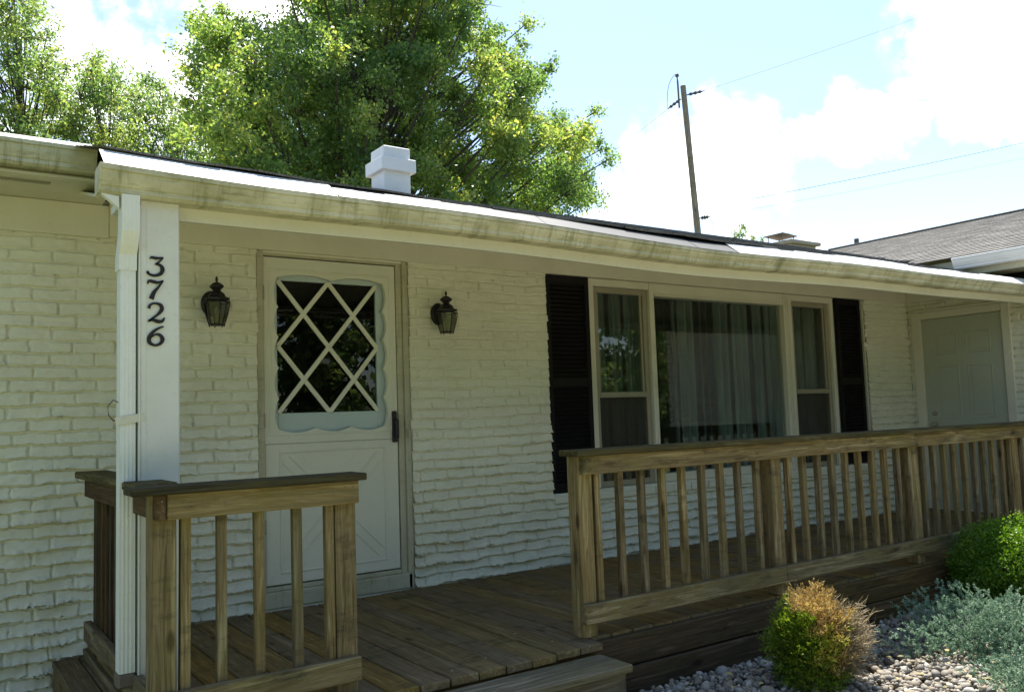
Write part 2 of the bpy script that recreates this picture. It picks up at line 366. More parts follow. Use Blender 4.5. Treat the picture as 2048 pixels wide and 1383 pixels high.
def np_mesh(name, V, F, mat, parent=None, rnd=None, smooth=False, uv=None, mi=None):
    """V (n,3), F (m,k)"""
    me = bpy.data.meshes.new(name); n, (m, k) = len(V), F.shape
    me.vertices.add(n); me.vertices.foreach_set('co', np.ascontiguousarray(V, dtype=np.float32).ravel())
    me.loops.add(m*k); me.loops.foreach_set('vertex_index', np.ascontiguousarray(F, dtype=np.int32).ravel())
    me.polygons.add(m); me.polygons.foreach_set('loop_start', np.arange(0, m*k, k, dtype=np.int32))
    me.update(calc_edges=True); me.validate()
    if rnd is not None:
        at = me.attributes.new('rnd', 'FLOAT', 'POINT'); at.data.foreach_set('value', np.ascontiguousarray(rnd, dtype=np.float32))
    if uv is not None:
        l = me.uv_layers.new(name='UVMap'); l.data.foreach_set('uv', np.ascontiguousarray(uv[F.ravel()], dtype=np.float32).ravel())
    mats = mat if isinstance(mat, (list, tuple)) else [mat]
    for q in mats: me.materials.append(q)
    if mi is not None: me.polygons.foreach_set('material_index', np.ascontiguousarray(mi, dtype=np.int32))
    if smooth: me.polygons.foreach_set('use_smooth', [True]*len(me.polygons))
    return link(name, me, parent)
def vnoise(x, z, seed):
    r = np.random.default_rng(seed).random((256, 256)); xi = np.floor(x).astype(int); zi = np.floor(z).astype(int)
    fx, fz = x-xi, z-zi; fx = fx*fx*(3-2*fx); fz = fz*fz*(3-2*fz); a, b, c, d = xi & 255, (xi+1) & 255, zi & 255, (zi+1) & 255
    return (r[a, c]*(1-fx)+r[b, c]*fx)*(1-fz)+(r[a, d]*(1-fx)+r[b, d]*fx)*fz

# ------------------------------------------------------------------ ground
def sheet(name, x0, x1, y0, y1, z, mat):
    b = MB(); b.add([(x0, y0, z), (x1, y0, z), (x1, y1, z), (x0, y1, z)], [(0, 1, 2, 3)], 0); o = b.build(name, mat); tag(o, kind='structure'); return o
GZ = -.32
sheet('lawn', -400, 400, -400, 600, GZ, M_LAWN)
sheet('bounce_sheet', -3.0, 30, -9.0, -4.3, GZ+.004, M_BOUNCE)  # unseen pale ground added to bounce warm sunlight into the porch
sheet('planting_bed_soil', .2, 7.1, -3.9, -1.3, GZ+.006, M_SOIL)

# ------------------------------------------------------------------ house
house = thing('house', 'white painted brick house with dark roof, long porch eave and wing at right', 'house', (3, 2, GZ))
DOOR0, DOOR1 = -.055, 1.005
WIN0, WIN1, WZ0, WZ1 = 2.196, 6.356, .525, 2.30
BT = 2.215                      # top of the brickwork
def brick_sheet(name, us, zs, to_world, hole, seed=1):
    U, Z = np.meshgrid(us, zs); ch, L = .0705, .212
    low = np.clip((1.5-Z)/1.6, 0, 1)
    wob = (vnoise(U*2.3, Z*3, seed)-.5)*.014+(vnoise(U*7, Z*9, seed+20)-.5)*.008
    j0 = np.floor(Z/ch)
    rid = lambda v: 1-np.abs(2*v-1)*2
    droop = (vnoise(U*13+j0*31.7, j0*7.3, seed+1)-.5)*(.012+.024*low)+rid(vnoise(U*27+j0*13.1, j0*3.3, seed+2))*(.0025+.006*low)+(vnoise(U*70+j0*5.1, j0*9.3, seed+13)-.5)*(.004+.013*low)
    zc = Z+wob+droop*.55; j = np.floor(zc/ch); t = zc/ch-j
    ub = U+np.where(j.astype(int) % 2 == 0, 0, L/2)+(vnoise(j*5.7+.5, U*0+3.2, seed+3)-.5)*.05+(vnoise(U*30, Z*40, seed+8)-.5)*.006
    i = np.floor(ub/L); s = ub/L-i
    rb = (vnoise(i*3.7+.5, j*5.1+.5, seed+4)-.5)*.010
    tilt = (vnoise(i*7.7+.5, j*2.1+.5, seed+5)-.5)*.006
    A = (.006+.034*low)*(.2+1.6*vnoise(U*7+j*11.3, j*4.9, seed+6)**1.6)
    lip = A*np.exp(-t/.15)+.0035*(1-t)
    h = rb+tilt*(s-.5)+lip
    h -= .036*np.clip((t-.82)/.04, 0, 1)*np.clip(-.10+1.6*vnoise(U*6+j*7.7, j*3.1, seed+9), .08, 1)
    sj = np.minimum(s, 1-s)*L
    h -= .034*np.clip(1-sj/.0095, 0, 1)*np.clip(-.15+1.7*vnoise(Z*25, i*3.3+j*5.1, seed+12), 0, 1)*(.1+1.2*vnoise(i*2.3+.5, j*9.1+.5, seed+10))
    h += (vnoise(U*120, Z*120, seed+7)-.5)*.002+(vnoise(U*24, Z*40, seed+11)-.5)*.006
    n, mm = U.shape
    V = to_world(U.ravel(), h.ravel(), Z.ravel())
    idx = np.arange(n*mm).reshape(n, mm)
    F = np.stack([idx[:-1, :-1], idx[:-1, 1:], idx[1:, 1:], idx[1:, :-1]], -1).reshape(-1, 4)
    uc = (U[:-1, :-1]+U[1:, 1:]).ravel()/2; zc2 = (Z[:-1, :-1]+Z[1:, 1:]).ravel()/2; jc = j[:-1, :-1].ravel()
    ed = (vnoise(jc*3.1+.5, jc*0+.5, 5)-.5)*.014
    F = F[~hole(uc+ed, zc2)]
    return np_mesh(name, V, F, M_BRICK, house, smooth=True)
us = np.concatenate([np.arange(-4.4, -2, .03), np.arange(-2, 1.2, .0055), np.arange(1.2, 3, .007), np.arange(3, 7.16, .011)])
brick_sheet('brick_wall', us, np.arange(GZ, BT, .0044), lambda u, h, z: np.stack([u, -h, z], -1),
            lambda u, z: ((u > DOOR0) & (u < DOOR1)) | ((u > WIN0) & (u < WIN1) & (z > WZ0)))
XE = 7.156
SD0, SD1 = -1.075, -.055        # side door casing on the wing wall (y)
brick_sheet('brick_wall', np.arange(-3.5, 0, .011), np.arange(GZ, BT, .0065), lambda u, h, z: np.stack([XE-h, u, z], -1),
            lambda u, z: (u > SD0) & (u < SD1) & (z < 2.11) & (z > -.1), seed=40)
# wall core: behind the brick face, round the openings
b = MB()
def core(x0, x1, z0, z1, y0=.016, y1=.2): b.box(x0, x1, y0, y1, z0, z1, .001)
core(-4.4, DOOR0+.012, GZ, 2.42); core(DOOR1-.012, WIN0+.012, GZ, 2.42); core(WIN1-.012, XE+.2, GZ, 2.42)
core(WIN0+.0125, WIN1-.0125, GZ, WZ0-.005); core(WIN0+.0125, WIN1-.0125, 2.235, 2.419); core(DOOR0+.0125, DOOR1-.0125, 2.2, 2.418); core(DOOR0+.0125, DOOR1-.0125, GZ, .02)
b.box(-4.4, XE+.2, 6.6, 6.8, GZ, 2.42, .001); b.box(-4.6, -4.401, .0, 6.8, GZ, 2.42, .001)
b.build('wall_core', M_BRICK, house)
# rowlock sill under the windows
b = MB()
for k in range(20): b.box(WIN0+.004+k*.208, WIN0+k*.208+.205, -.03, .03, WZ0-.075, WZ0-.012, .008)
b.build('window_sill', M_BRICK, house)
# dark room behind the windows
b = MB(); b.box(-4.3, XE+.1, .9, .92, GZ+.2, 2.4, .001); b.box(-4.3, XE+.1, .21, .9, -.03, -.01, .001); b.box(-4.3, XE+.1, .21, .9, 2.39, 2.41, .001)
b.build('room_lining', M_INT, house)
# frieze, ceiling, fascia
b = MB()
b.box(-.898, XE-.002, -.022, .012, BT-.004, 2.43, .003); b.build('frieze_board', M_TRIM, house)
b = MB(); b.box(-4.4, -.90, -.0235, .012, 2.2, 2.385, .003)
b.box(-4.4, -.935, -.50, .012, 2.387, 2.402, .002); b.build('soffit', M_TRIM, house)
b = MB(); b.box(-1.9, -1.235, -.40, -.36, 2.3815, 2.3865, .001)
for k in range(40): b.box(-1.895+k*.0165, -1.887+k*.0165, -.395, -.365, 2.379, 2.3815, .0005)
b.build('soffit_vent', M_ALU, house)
b = MB(); b.prism([(-.022, 2.44), (-1.38, 2.075), (-1.38, 2.09), (-.022, 2.455)], 'x', -1.08, 7.15); b.build('porch_ceiling', M_TRIM, house)
def sag(x):
    x = np.asarray(x, float)
    return -.030*np.exp(-((x-2.6)/1.9)**2) + .006*np.sin(x*2.1) - .004*np.clip(x-4, 0, 3)
def extr_x(name, prof, xs, mat, dz=sag, parent=house, smooth=False, closed=True):
    n = len(prof(xs[0])) if callable(prof) else len(prof); V = []; F = []
    for x in xs:
        d = float(dz(x)) if dz else 0
        V += [(x, p[0], p[1]+d) for p in (prof(x) if callable(prof) else prof)]
    for i in range(len(xs)-1):
        for k in range(n if closed else n-1):
            k2 = (k+1) % n; F.append((i*n+k, i*n+k2, (i+1)*n+k2, (i+1)*n+k))
    m_ = MB(); m_.add(V, F, .5)
    if closed: m_.f.append(tuple(range(n))); m_.f.append(tuple((len(xs)-1)*n+k for k in range(n))); m_.mi += [0, 0]
    return m_.build(name, mat, parent)
XG = list(np.arange(-1.05, 7.15, .18))+[7.15]
extr_x('fascia_board', [(-1.41, 2.02), (-1.38, 2.02), (-1.38, 2.18), (-1.41, 2.18)], XG, M_TRIM)
extr_x('fascia_board', [(-.47, 2.385), (-.44, 2.385), (-.44, 2.5), (-.47, 2.5)], [-4.4, -.935], M_TRIM, None)
b = MB(); b.prism([(-1.38, 2.07), (-1.38, 2.20), (-.4, 2.50), (-.4, 2.39)], 'x', -.93, -.905); b.build('rake_board', M_TRIM, house)
def gprof(y, z, h=.115): # K style gutter, back top / bottom / ogee front / rolled lip
    return [(y, z+h*.9), (y, z), (y-.085, z), (y-.098, z+.012), (y-.098, z+.03), (y-.104, z+.036), (y-.118, z+h*.6), (y-.122, z+h-.022), (y-.131, z+h-.018), (y-.131, z+h),
            (y-.124, z+h+.003), (y-.118, z+h-.004), (y-.112, z+h-.02), (y-.09, z+.034), (y-.006, z+.01), (y-.006, z+h*.9)]
XG2 = [-1.178]+list(np.arange(-1.0, 7.0, .2))+[7.02]
GH = lambda x: float(np.interp(x, [-1.18, -.5, 2.25, 7], [.115, .100, .087, .084]))
extr_x('gutter', lambda x: gprof(-1.411, 2.078, GH(x)), XG2, M_GUT)
b = MB(); b.prism([(-1.413, 2.079), (-1.496, 2.079), (-1.509, 2.091), (-1.53, 2.145), (-1.543, 2.193), (-1.413, 2.185)], 'x', -1.186, -1.1785); b.build('gutter_end_cap', M_GUT, house)
extr_x('gutter', gprof(-.471, 2.415, .115), [-4.4, -1.06], M_GUT, None)
b = MB(); b.prism([(-.473, 2.416), (-.556, 2.416), (-.59, 2.49), (-.602, 2.53), (-.473, 2.52)], 'x', -1.0595, -1.05); b.build('gutter_end_cap', M_GUT, house)
b = MB(); b.prism([(-1.175, 2.076), (-1.108, 2.07), (-1.108, 2.02)], 'y', -1.5, -1.47); b.build('gutter_bracket', M_WHITE, house)
for xs_ in (.62, 3.05, 5.2):
    extr_x('gutter_seam', lambda x: [(p[0]-(.0025 if p[0] < -1.42 else 0), p[1]-(.0025 if p[1] < 2.08 else -.001)) for p in gprof(-1.411, 2.078, GH(x))[:10]], [xs_, xs_+.028], M_GUT, closed=False)
# gutter guards in lengths, each lying a little differently
segs = [(-1.172, -.17, .088, M_GUARD), (-.16, 1.05, .080, M_GUARDD), (1.055, 2.24, .079, M_GUARDD), (2.25, 2.62, .076, M_GUARDD), (2.63, 4.6, .085, M_GUARD), (4.61, 7.0, .082, M_GUARD)]
for x0, x1, hh, mt in segs:
    xs = list(np.linspace(x0, x1, 8))
    extr_x('gutter_guard', (lambda hh: lambda x: [(-1.543, 2.081+GH(x)), (-1.425, 2.080+GH(x)+hh), (-1.425, 2.077+GH(x)+hh), (-1.543, 2.0785+GH(x))])(hh), xs, mt)
extr_x('gutter_guard', [(-.60, 2.532), (-.48, 2.585), (-.48, 2.582), (-.60, 2.529)], [-4.4, -1.062], M_GUARD, None)
# shingle roofs: laps of real thickness
def shingles(name, O, Uv, Vv, u0, u1, v0f, v1, parent, step=.14, edge=None, du=.16, seed=3, clip=None):
    O, Uv, Vv = Vector(O), Vector(Uv).normalized(), Vector(Vv).normalized(); Nn = Uv.cross(Vv).normalized()
    if Nn.z < 0: Nn = -Nn
    rs = random.Random(seed); V = []; F = []; UVs = []
    nu = int((u1-u0)/du)+1; k = 0; v = v0f
    while v < v1:
        ve = min(v+step, v1)
        for i in range(nu):
            a = u0+i*du; c = min(a+du, u1)
            if c <= a: continue
            if clip and not clip((a+c)/2, v): continue
            jt = rs.uniform(0, .004); jv = rs.uniform(-.006, .006)
            bb = len(V)
            for (uu, vv, hh) in ((a, v+jv, .010+jt), (c, v+jv, .010+jt), (c, ve+.02, .001), (a, ve+.02, .001), (a, v+jv, -.002), (c, v+jv, -.002)):
                e = edge(uu, vv) if edge else 0
                V.append(O+Uv*uu+Vv*vv+Nn*(hh*.65)+Vector((0, 0, e))); UVs.append((uu, vv))
            F += [(bb, bb+1, bb+2, bb+3), (bb+4, bb+5, bb+1, bb)]
        v = ve; k += 1
    return np_mesh(name, np.array([tuple(p) for p in V]), np.array(F), M_SHING, parent, uv=np.array(UVs))
K = .291; sl_ = math.sqrt(1+K*K); Y0, Z0 = -1.432, 2.285
RL = (3.25-Y0)*sl_
fsag = lambda u, v: float(np.interp(u, [-1.15, -.4, 1, 2.3, 5, 7], [0, -.018, -.045, -.058, -.062, -.055]))*max(0, 1-v/3.2)+.004*math.sin(u*9.1)*max(0, 1-v)
shingles('roof', (0, Y0, Z0), (1, 0, 0), (0, 1/sl_, K/sl_), -1.15, 11, 0, RL, house, edge=fsag, clip=lambda u, v: u < 6.75+max(0, (v/sl_-.95))*1.0+.1)
shingles('roof', (0, -.52, Z0+K*(-.52-Y0)), (1, 0, 0), (0, 1/sl_, K/sl_), -4.6, -1.16, 0, (3.25+.52)*sl_, house, seed=5)
ZR = Z0+K*(3.25-Y0)
b = MB(); b.add([(-4.6, 3.25, ZR), (11, 3.25, ZR), (11, 8, ZR-K*4.75), (-4.6, 8, ZR-K*4.75)], [(0, 1, 2, 3)])
b.add([(-4.6, -.5, Z0+K*(-.5-Y0)-.085), (7.1, -.5, Z0+K*(-.5-Y0)-.085), (11, 3.25, ZR-.04), (-4.6, 3.25, ZR-.04)], [(0, 1, 2, 3)])
b.add([(-.95, -1.38, Z0+K*(-1.38-Y0)-.13), (6.7, -1.38, Z0+K*(-1.38-Y0)-.13), (7.1, -.45, Z0+K*(-.45-Y0)-.09), (-.95, -.45, Z0+K*(-.45-Y0)-.09)], [(0, 1, 2, 3)])
b.build('roof_deck', M_SHING, house)
# the wing's roof rises towards its own ridge at the right
XW, ZW = 6.62, 2.535; KW = (ZR+.02-ZW)/(10.5-XW); sw = math.sqrt(1+KW*KW)
shingles('roof', (XW, 0, ZW), (0, -1, 0), (1/sw, 0, KW/sw), -3.3, 3.9, 0, (10.5-XW)*sw, house, seed=9,
         clip=lambda u, v: -u < -.42+max(0, v/sw*1.0) )
b = MB(); b.add([(10.5, -3.9, ZW+KW*(10.5-XW)), (10.5, 3.3, ZW+KW*(10.5-XW)), (14.5, 3.3, ZW), (14.5, -3.9, ZW)], [(0, 1, 2, 3)]); b.build('roof_deck', M_SHING, house)
b = MB(); b.box(10.42, 10.58, -3.9, 3.2, ZW+KW*(10.5-XW)-.01, ZW+KW*(10.5-XW)+.012, .006); b.build('ridge_cap', M_SHING, house)
b = MB(); b.box(XW+.10, XW+.13, -3.9, -.45, ZW-.18, ZW-.02, .002); b.build('fascia_board', M_TRIM, house)
b = MB(); b.box(XW+.131, XE+.02, -3.9, -.4, ZW-.18, ZW-.165, .002); b.build('soffit', M_TRIM, house)
wg = [(p[0]+.471+XW+.099, p[1]-2.415+ZW-.125) for p in gprof(-.471, 2.415, .115)]
b = MB(); b.prism(wg, 'y', -3.9, -.84); b.build('gutter', M_GUARD, house)
b = MB(); b.prism([(XW+.098, ZW-.124), (XW+.015, ZW-.124), (XW-.03, ZW-.02), (XW-.02, ZW-.005), (XW+.098, ZW-.02)], 'y', -.839, -.83); b.build('gutter_end_cap', M_GUARD, house)
# wing walls beyond
b = MB(); b.box(XE+.018, XE+.2, -3.5, -1.09, GZ, ZW, .002); b.box(XE+.018, XE+.2, -1.088, -.042, 2.09, ZW, .002); b.box(XE+.017, XE+.2, -.04, .2, GZ, ZW, .002); b.box(XE+.2, 13.8, -3.5, -3.3, GZ, ZW, .002); b.box(13.8, 14, -3.5, 6.8, GZ, ZW, .002); b.box(XE+.19, 13.8, -.4, -.2, GZ, 2.3, .002)
b.prism([(XE+.1, ZW), (13.9, ZW), (10.5, ZW+KW*3.6)], 'y', -3.48, -3.32); b.build('wing_wall', M_BRICK, house)
b = MB(); b.box(XE-.045, XE-.02, -3.4, -.026, BT-.01, 2.36, .002); b.build('frieze_board', M_TRIM, house)

b = MB(); b.box(XE-.12, XE-.0455, -3.4, -.28, 2.27, 2.39, .002); b.build('wing_eave_shade', M_SHUT, house)  # dark box standing in for the shade beneath the wing eave
# chimney: white square stack with a stepped collar
ch = MB(); cx, cyy, w = 2.06, 2.45, .30
ch.box(cx, cx+w, cyy, cyy+w, 3.2, 3.91, .006); cho = ch.build('chimney', M_CHIM, house)
ch = MB(); ch.prism([(cyy-.10, Z0+K*(cyy-.10-Y0)+.012), (cyy+w+.1, Z0+K*(cyy+w+.1-Y0)+.012), (cyy+w+.1, Z0+K*(cyy+w+.1-Y0)+.018), (cyy-.10, Z0+K*(cyy-.10-Y0)+.018)], 'x', cx-.09, cx+w+.09); ch.build('flashing', M_RUST, cho)
ch = MB(); ch.box(cx+.03, cx+w-.03, cyy+.03, cyy+w-.03, 3.905, 3.914, .002); ch.build('flue_opening', M_SHUT, cho)
ch = MB(); ch.box(cx-.045, cx+w+.045, cyy-.045, cyy+w+.045, 3.65, 3.785, .006); ch.build('collar', M_CHIM, cho)
# low concrete chimney behind the ridge with a metal rain cap
ch = MB(); ch.box(11.57, 12.33, 4.77, 5.53, 3.0, 4.175, .01); ch.box(11.5, 12.4, 4.7, 5.6, 4.176, 4.245, .01); c2 = ch.build('chimney', M_CONC, house); c2['label'] = 'low concrete chimney behind the ridge'
ch = MB(); Mx = Matrix.Translation((11.72, 5.1, 4.375)) @ Matrix.Rotation(math.radians(4), 4, 'Y')
ch.box(-.22, .22, -.22, .22, -.008, .008, .002, M=Mx); ch.prism([(11.53, 4.386), (11.72, 4.405), (11.91, 4.38)], 'y', 4.92, 5.28)
for dx in (-.17, .17):
    for dy in (-.16, .16): ch.tube([(11.72+dx, 5.1+dy, 4.24), (11.72+dx, 5.1+dy, 4.37)], .010, 6)
ch.build('rain_cap', M_RUST, c2)
vp = MB(); vp.lathe([(.032, 0), (.032, .28), (.042, .281), (.042, .38), (.035, .385)], (11.78, 3.55, 3.66), 10); vp.build('vent_pipe', M_RUST, house)

# ------------------------------------------------------------------ porch column, downspout
b = MB(); b.box(-1.02, -.86, -1.455, -1.30, -.02, 2.085, .006); b.box(-1.024, -1.017, -1.46, -1.295, -.02, 2.05, .002); b.box(-.995, -.992, -1.457, -1.45, .0, 2.04, .001)
b.box(-1.1, XE, -1.375, -1.27, 2.04, 2.0745, .003)
b.build('porch_column', M_COLUMN, house)
def ds_sec(cx, cyc, wx, wy): # corrugated rectangular section
    P = []
    for (ax, ay, bx, by) in ((-1, -1, 1, -1), (1, -1, 1, 1), (1, 1, -1, 1), (-1, 1, -1, -1)):
        for k in range(8):
            f = k/8; px, py = ax+(bx-ax)*f, ay+(by-ay)*f; d = 1.0 if k % 2 == 0 else .955
            if k == 0: d = .96
            P.append((cx+px*wx/2*d, cyc+py*wy/2*d))
    return P
def loft(rings, closed=True):
    m_ = MB(); n = len(rings[0]); V = [p for r in rings for p in r]; F = []
    for i in range(len(rings)-1):
        for k in range(n): F.append((i*n+k, i*n+(k+1) % n, (i+1)*n+(k+1) % n, (i+1)*n+k))
    F += [tuple(range(n)), tuple((len(rings)-1)*n+k for k in range(n))]; m_.add(V, F, .5); return m_
DX, DY = -1.063, -1.41
rings = [[(x, y, z) for x, y in ds_sec(DX, DY, .062, .078)] for z in (.15, .6, 1.2, 1.7, 1.80)]
dsp = loft(rings).build('downspout', M_WHITE, house)
rings = [[(x, y, z+(y-yy)*.0) for x, y in ds_sec(DX-.002, yy, .072, .086)] for z, yy in ((1.775, -1.41), (1.84, -1.415), (1.875, -1.44), (1.93, -1.468), (2.0, -1.472), (2.079, -1.472))]
loft(rings).build('elbow', M_WHITE, dsp)
b = MB(); Mx = Matrix.Translation((DX+.012, DY-.043, 1.16)) @ Matrix.Rotation(math.radians(-9), 4, 'Y'); b.box(-.06, .055, -.003, .001, -.017, .017, .0008, M=Mx); b.build('strap', M_TRIM, dsp)
b = MB(); b.tube([(DX-.03, DY, 1.23), (DX-.05, DY-.01, 1.24), (DX-.07, DY-.01, 1.215), (DX-.068, DY-.01, 1.18), (DX-.05, DY-.01, 1.155), (DX-.032, DY-.02, 1.155)], .0022, 6); b.build('wire', M_CABLE, dsp)
b = MB(); b.box(-1.10, -1.03, -1.452, -1.372, .09, .1495, .01); b.build('rusted_shoe', M_RUST, dsp)

# house number, four separate metal digits on one column
def stroke(mb, pts, wid, y0, y1, cx, cz, s):
    P = np.array(pts, float); w = np.array(wid, float); n = len(P); T = np.linspace(0, n-1, 14*(n-1)+1); Q = []; Wd = []
    for t_ in T:
        i = min(int(t_), n-2); f = t_-i; p = [P[max(i-1, 0)], P[i], P[i+1], P[min(i+2, n-1)]]
        Q.append(.5*((2*p[1])+(-p[0]+p[2])*f+(2*p[0]-5*p[1]+4*p[2]-p[3])*f*f+(-p[0]+3*p[1]-3*p[2]+p[3])*f**3)); Wd.append(w[i]*(1-f)+w[i+1]*f)
    Q = np.array(Q); D = np.gradient(Q, axis=0); D /= np.linalg.norm(D, axis=1)[:, None]+1e-9; Nn = np.stack([-D[:, 1], D[:, 0]], 1)
    A = Q+Nn*np.array(Wd)[:, None]; B = Q-Nn*np.array(Wd)[:, None]; V = []; F = []
    for a, b_ in zip(A, B):
        for p, y in ((a, y0), (b_, y0), (b_, y1), (a, y1)): V.append((cx+p[0]*s, y, cz+p[1]*s))
    for i in range(len(A)-1):
        for k in range(4): F.append((i*4+k, i*4+(k+1) % 4, (i+1)*4+(k+1) % 4, (i+1)*4+k))
    F += [(0, 1, 2, 3), tuple((len(A)-1)*4+k for k in range(4))]; mb.add(V, F, .5)
DIG = {
 '3': [([(-.30, .40), (-.22, .50), (.0, .46), (.38, .52)], [.02, .06, .08, .03]), ([(.38, .50), (.16, .26), (-.02, .12)], [.03, .045, .05]),
       ([(-.04, .12), (.20, .10), (.34, -.10), (.26, -.36), (-.02, -.50), (-.30, -.46), (-.44, -.34)], [.03, .07, .105, .10, .07, .06, .05]), ([(-.47, -.30), (-.38, -.38)], [.06, .07])],
 '7': [([(-.42, .30), (-.34, .46), (-.10, .42), (.12, .40), (.38, .52)], [.03, .07, .09, .07, .03]), ([(.38, .50), (.14, .16), (-.10, -.16), (-.24, -.52)], [.03, .06, .10, .13])],
 '2': [([(-.36, .22), (-.28, .42), (-.04, .51), (.24, .42), (.30, .18), (.10, -.10), (-.18, -.32), (-.38, -.50)], [.08, .06, .05, .09, .105, .07, .05, .04]),
       ([(-.38, -.46), (-.16, -.40), (.10, -.48), (.32, -.46), (.44, -.26)], [.05, .08, .10, .08, .03])],
 '6': [([(.40, .52), (.14, .42), (-.16, .20), (-.34, -.10), (-.32, -.36), (-.06, -.51), (.22, -.42), (.34, -.18), (.22, .04), (.0, .08), (-.22, -.06), (-.30, -.16)], [.03, .06, .08, .105, .10, .06, .08, .105, .08, .05, .04, .03])]}
hn = thing('house_number', 'black metal house number 3726 set vertically on white porch column', 'house number', (-.965, -1.456, 1.43))
for ch_, z in (('3', 1.766), ('7', 1.668), ('2', 1.571), ('6', 1.473)):
    b = MB()
    for pts, wd in DIG[ch_]: stroke(b, pts, wd, -1.463, -1.4555, -.957, z+.03, .077)
    o = b.build('digit', M_BLACK, hn)

# ------------------------------------------------------------------ storm door
SB, ST, SW, YD = .136, 2.176, .914, .03
sd = MB()
hx0, hx1, hz0, hz1 = .085, .825, 1.085, 2.055
def scallop(n=240):
    P = []
    for (ax, az, bx, bz, lob) in ((hx0, hz0, hx1, hz0, 3), (hx1, hz0, hx1, hz1, 5), (hx1, hz1, hx0, hz1, 2), (hx0, hz1, hx0, hz0, 5)):
        L = math.hypot(bx-ax, bz-az); dx, dz = (bx-ax)/L, (bz-az)/L; nx, nz_ = dz, -dx
        for k in range(60):
            f = k/60; u = abs(math.sin(math.pi*f*lob))**.8*.028-.008
            P.append((ax+dx*L*f+nx*u, az+dz*L*f+nz_*u))
    return P
hole = scallop(); outer = []
for (px, pz) in hole:
    c = ((hx0+hx1)/2, (hz0+hz1)/2); dx, dz = px-c[0], pz-c[1]
    t_ = min(((SW if dx > 0 else 0)-c[0])/dx if abs(dx) > 1e-6 else 9e9, ((ST if dz > 0 else 1.0)-c[1])/dz if abs(dz) > 1e-6 else 9e9)
    outer.append((c[0]+dx*t_, c[1]+dz*t_))
# snap the points nearest to each corner
for cx_, cz_ in ((0, 1.0), (SW, 1.0), (SW, ST), (0, ST)):
    i = min(range(len(outer)), key=lambda q: (outer[q][0]-cx_)**2+(outer[q][1]-cz_)**2); outer[i] = (cx_, cz_)
n = len(hole); V = [(p[0], YD, p[1]) for p in hole]+[(p[0], YD, p[1]) for p in outer]+[(p[0], YD+.03, p[1]) for p in hole]+[(p[0], YD+.03, p[1]) for p in outer]
F = []
for i in range(n):
    k = (i+1) % n; F += [(i, k, n+k, n+i), (2*n+i, 3*n+i, 3*n+k, 2*n+k), (i, 2*n+i, 2*n+k, k), (n+i, n+k, 3*n+k, 3*n+i)]
sd.add(V, F, .5)
sd.box(0, SW, YD+.0005, YD+.03, SB, .998, .004)
# raised border and crossbuck of the lower panel
for (x0, x1, z0, z1) in ((.09, .82, .94, .955), (.09, .82, .20, .215), (.09, .105, .216, .939), (.805, .82, .216, .939)): sd.box(x0, x1, YD-.006, YD+.0015, z0, z1, .003)
for (xa, za, xb, zb) in ((.13, .26, .78, .90), (.13, .90, .78, .26)):
    ang = math.atan2(zb-za, xb-xa); Lh = math.hypot(xb-xa, zb-za)/2
    for off in (-.03, .03):
        Mx = Matrix.Translation(((xa+xb)/2, YD-.001, (za+zb)/2)) @ Matrix.Rotation(-ang, 4, 'Y'); sd.box(-Lh, Lh, -.004, .002, off-.005, off+.005, .002, M=Mx)
sd.box(.03, .88, YD-.004, YD+.001, 1.048, 1.062, .002); sd.box(.03, .88, YD-.004, YD+.001, 2.09, 2.104, .002); sd.box(.03, .044, YD-.004, YD+.001, 1.064, 2.088, .002); sd.box(.866, .88, YD-.004, YD+.001, 1.064, 2.088, .002)
sdo = sd.build('storm_door', M_DOOR, house)
b = MB()   # casing round the door
b.box(DOOR0+.005, -.006, .012, .10, 0, 2.213, .003); b.box(SW+.006, .962, .022, .10, 0, 2.213, .003); b.box(.963, DOOR1-.002, .004, .10, 0, 2.213, .003); b.box(-.0055, SW+.0055, .02, .10, ST+.008, 2.213, .003)
b.box(-.0055, SW+.0055, .028, .11, .10, SB-.008, .004); b.box(DOOR0+.013, DOOR1-.013, .004, .1, .0, .099, .006); b.build('door_frame', M_CASING, sdo)
b = MB(); gx0, gx1, gz0, gz1 = .10, .79, 1.19, 2.04; YG = .085
b.box(.05, gx0, YG-.01, YG+.02, 1.03, 2.12, .003); b.box(gx1, .87, YG-.01, YG+.02, 1.03, 2.12, .003); b.box(gx0+.0005, gx1-.0005, YG-.01, YG+.02, 1.03, gz0, .003); b.box(gx0+.0005, gx1-.0005, YG-.01, YG+.02, gz1, 2.12, .003)
b.build('inner_frame', M_DOORIN, sdo)
b = MB(); b.add([(gx0, YG+.006, gz0), (gx1, YG+.006, gz0), (gx1, YG+.006, gz1), (gx0, YG+.006, gz1)], [(0, 1, 2, 3)]); b.build('door_glass', M_DGLASS, sdo)
b = MB(); mw, mh = (gx1-gx0)/2, (gz1-gz0)/2
for i in range(2):
    for j in range(2):
        xa, za = gx0+i*mw, gz0+j*mh
        for s in (1, -1):
            ang = math.atan2(mh*s, mw); Lh = math.hypot(mw, mh)/2
            Mx = Matrix.Translation((xa+mw/2, YG-.014-(.002 if s > 0 else 0), za+mh/2)) @ Matrix.Rotation(-ang, 4, 'Y'); b.box(-Lh, Lh, -.007, .007, -.0145, .0145, .003, M=Mx)
b.build('diamond_lattice', M_DOOR, sdo)
b = MB(); b.box(.868, .905, YD-.018, YD-.001, .975, 1.185, .006); b.box(.877, .897, YD-.05, YD-.019, 1.09, 1.13, .006); b.box(.874, .90, YD-.055, YD-.04, 1.0, 1.13, .006); hd = b.build('handle', M_BLACK, sdo)
for z in (.45, 1.1, 1.9):
    b = MB(); b.box(-.012, -.002, .008, .02, z, z+.09, .002); b.build('hinge', M_ALU, sdo)
b = MB(); b.box(.965, .985, -.001, .0035, 1.0, 1.06, .002); b.build('strike_plate', M_ALU, sdo)
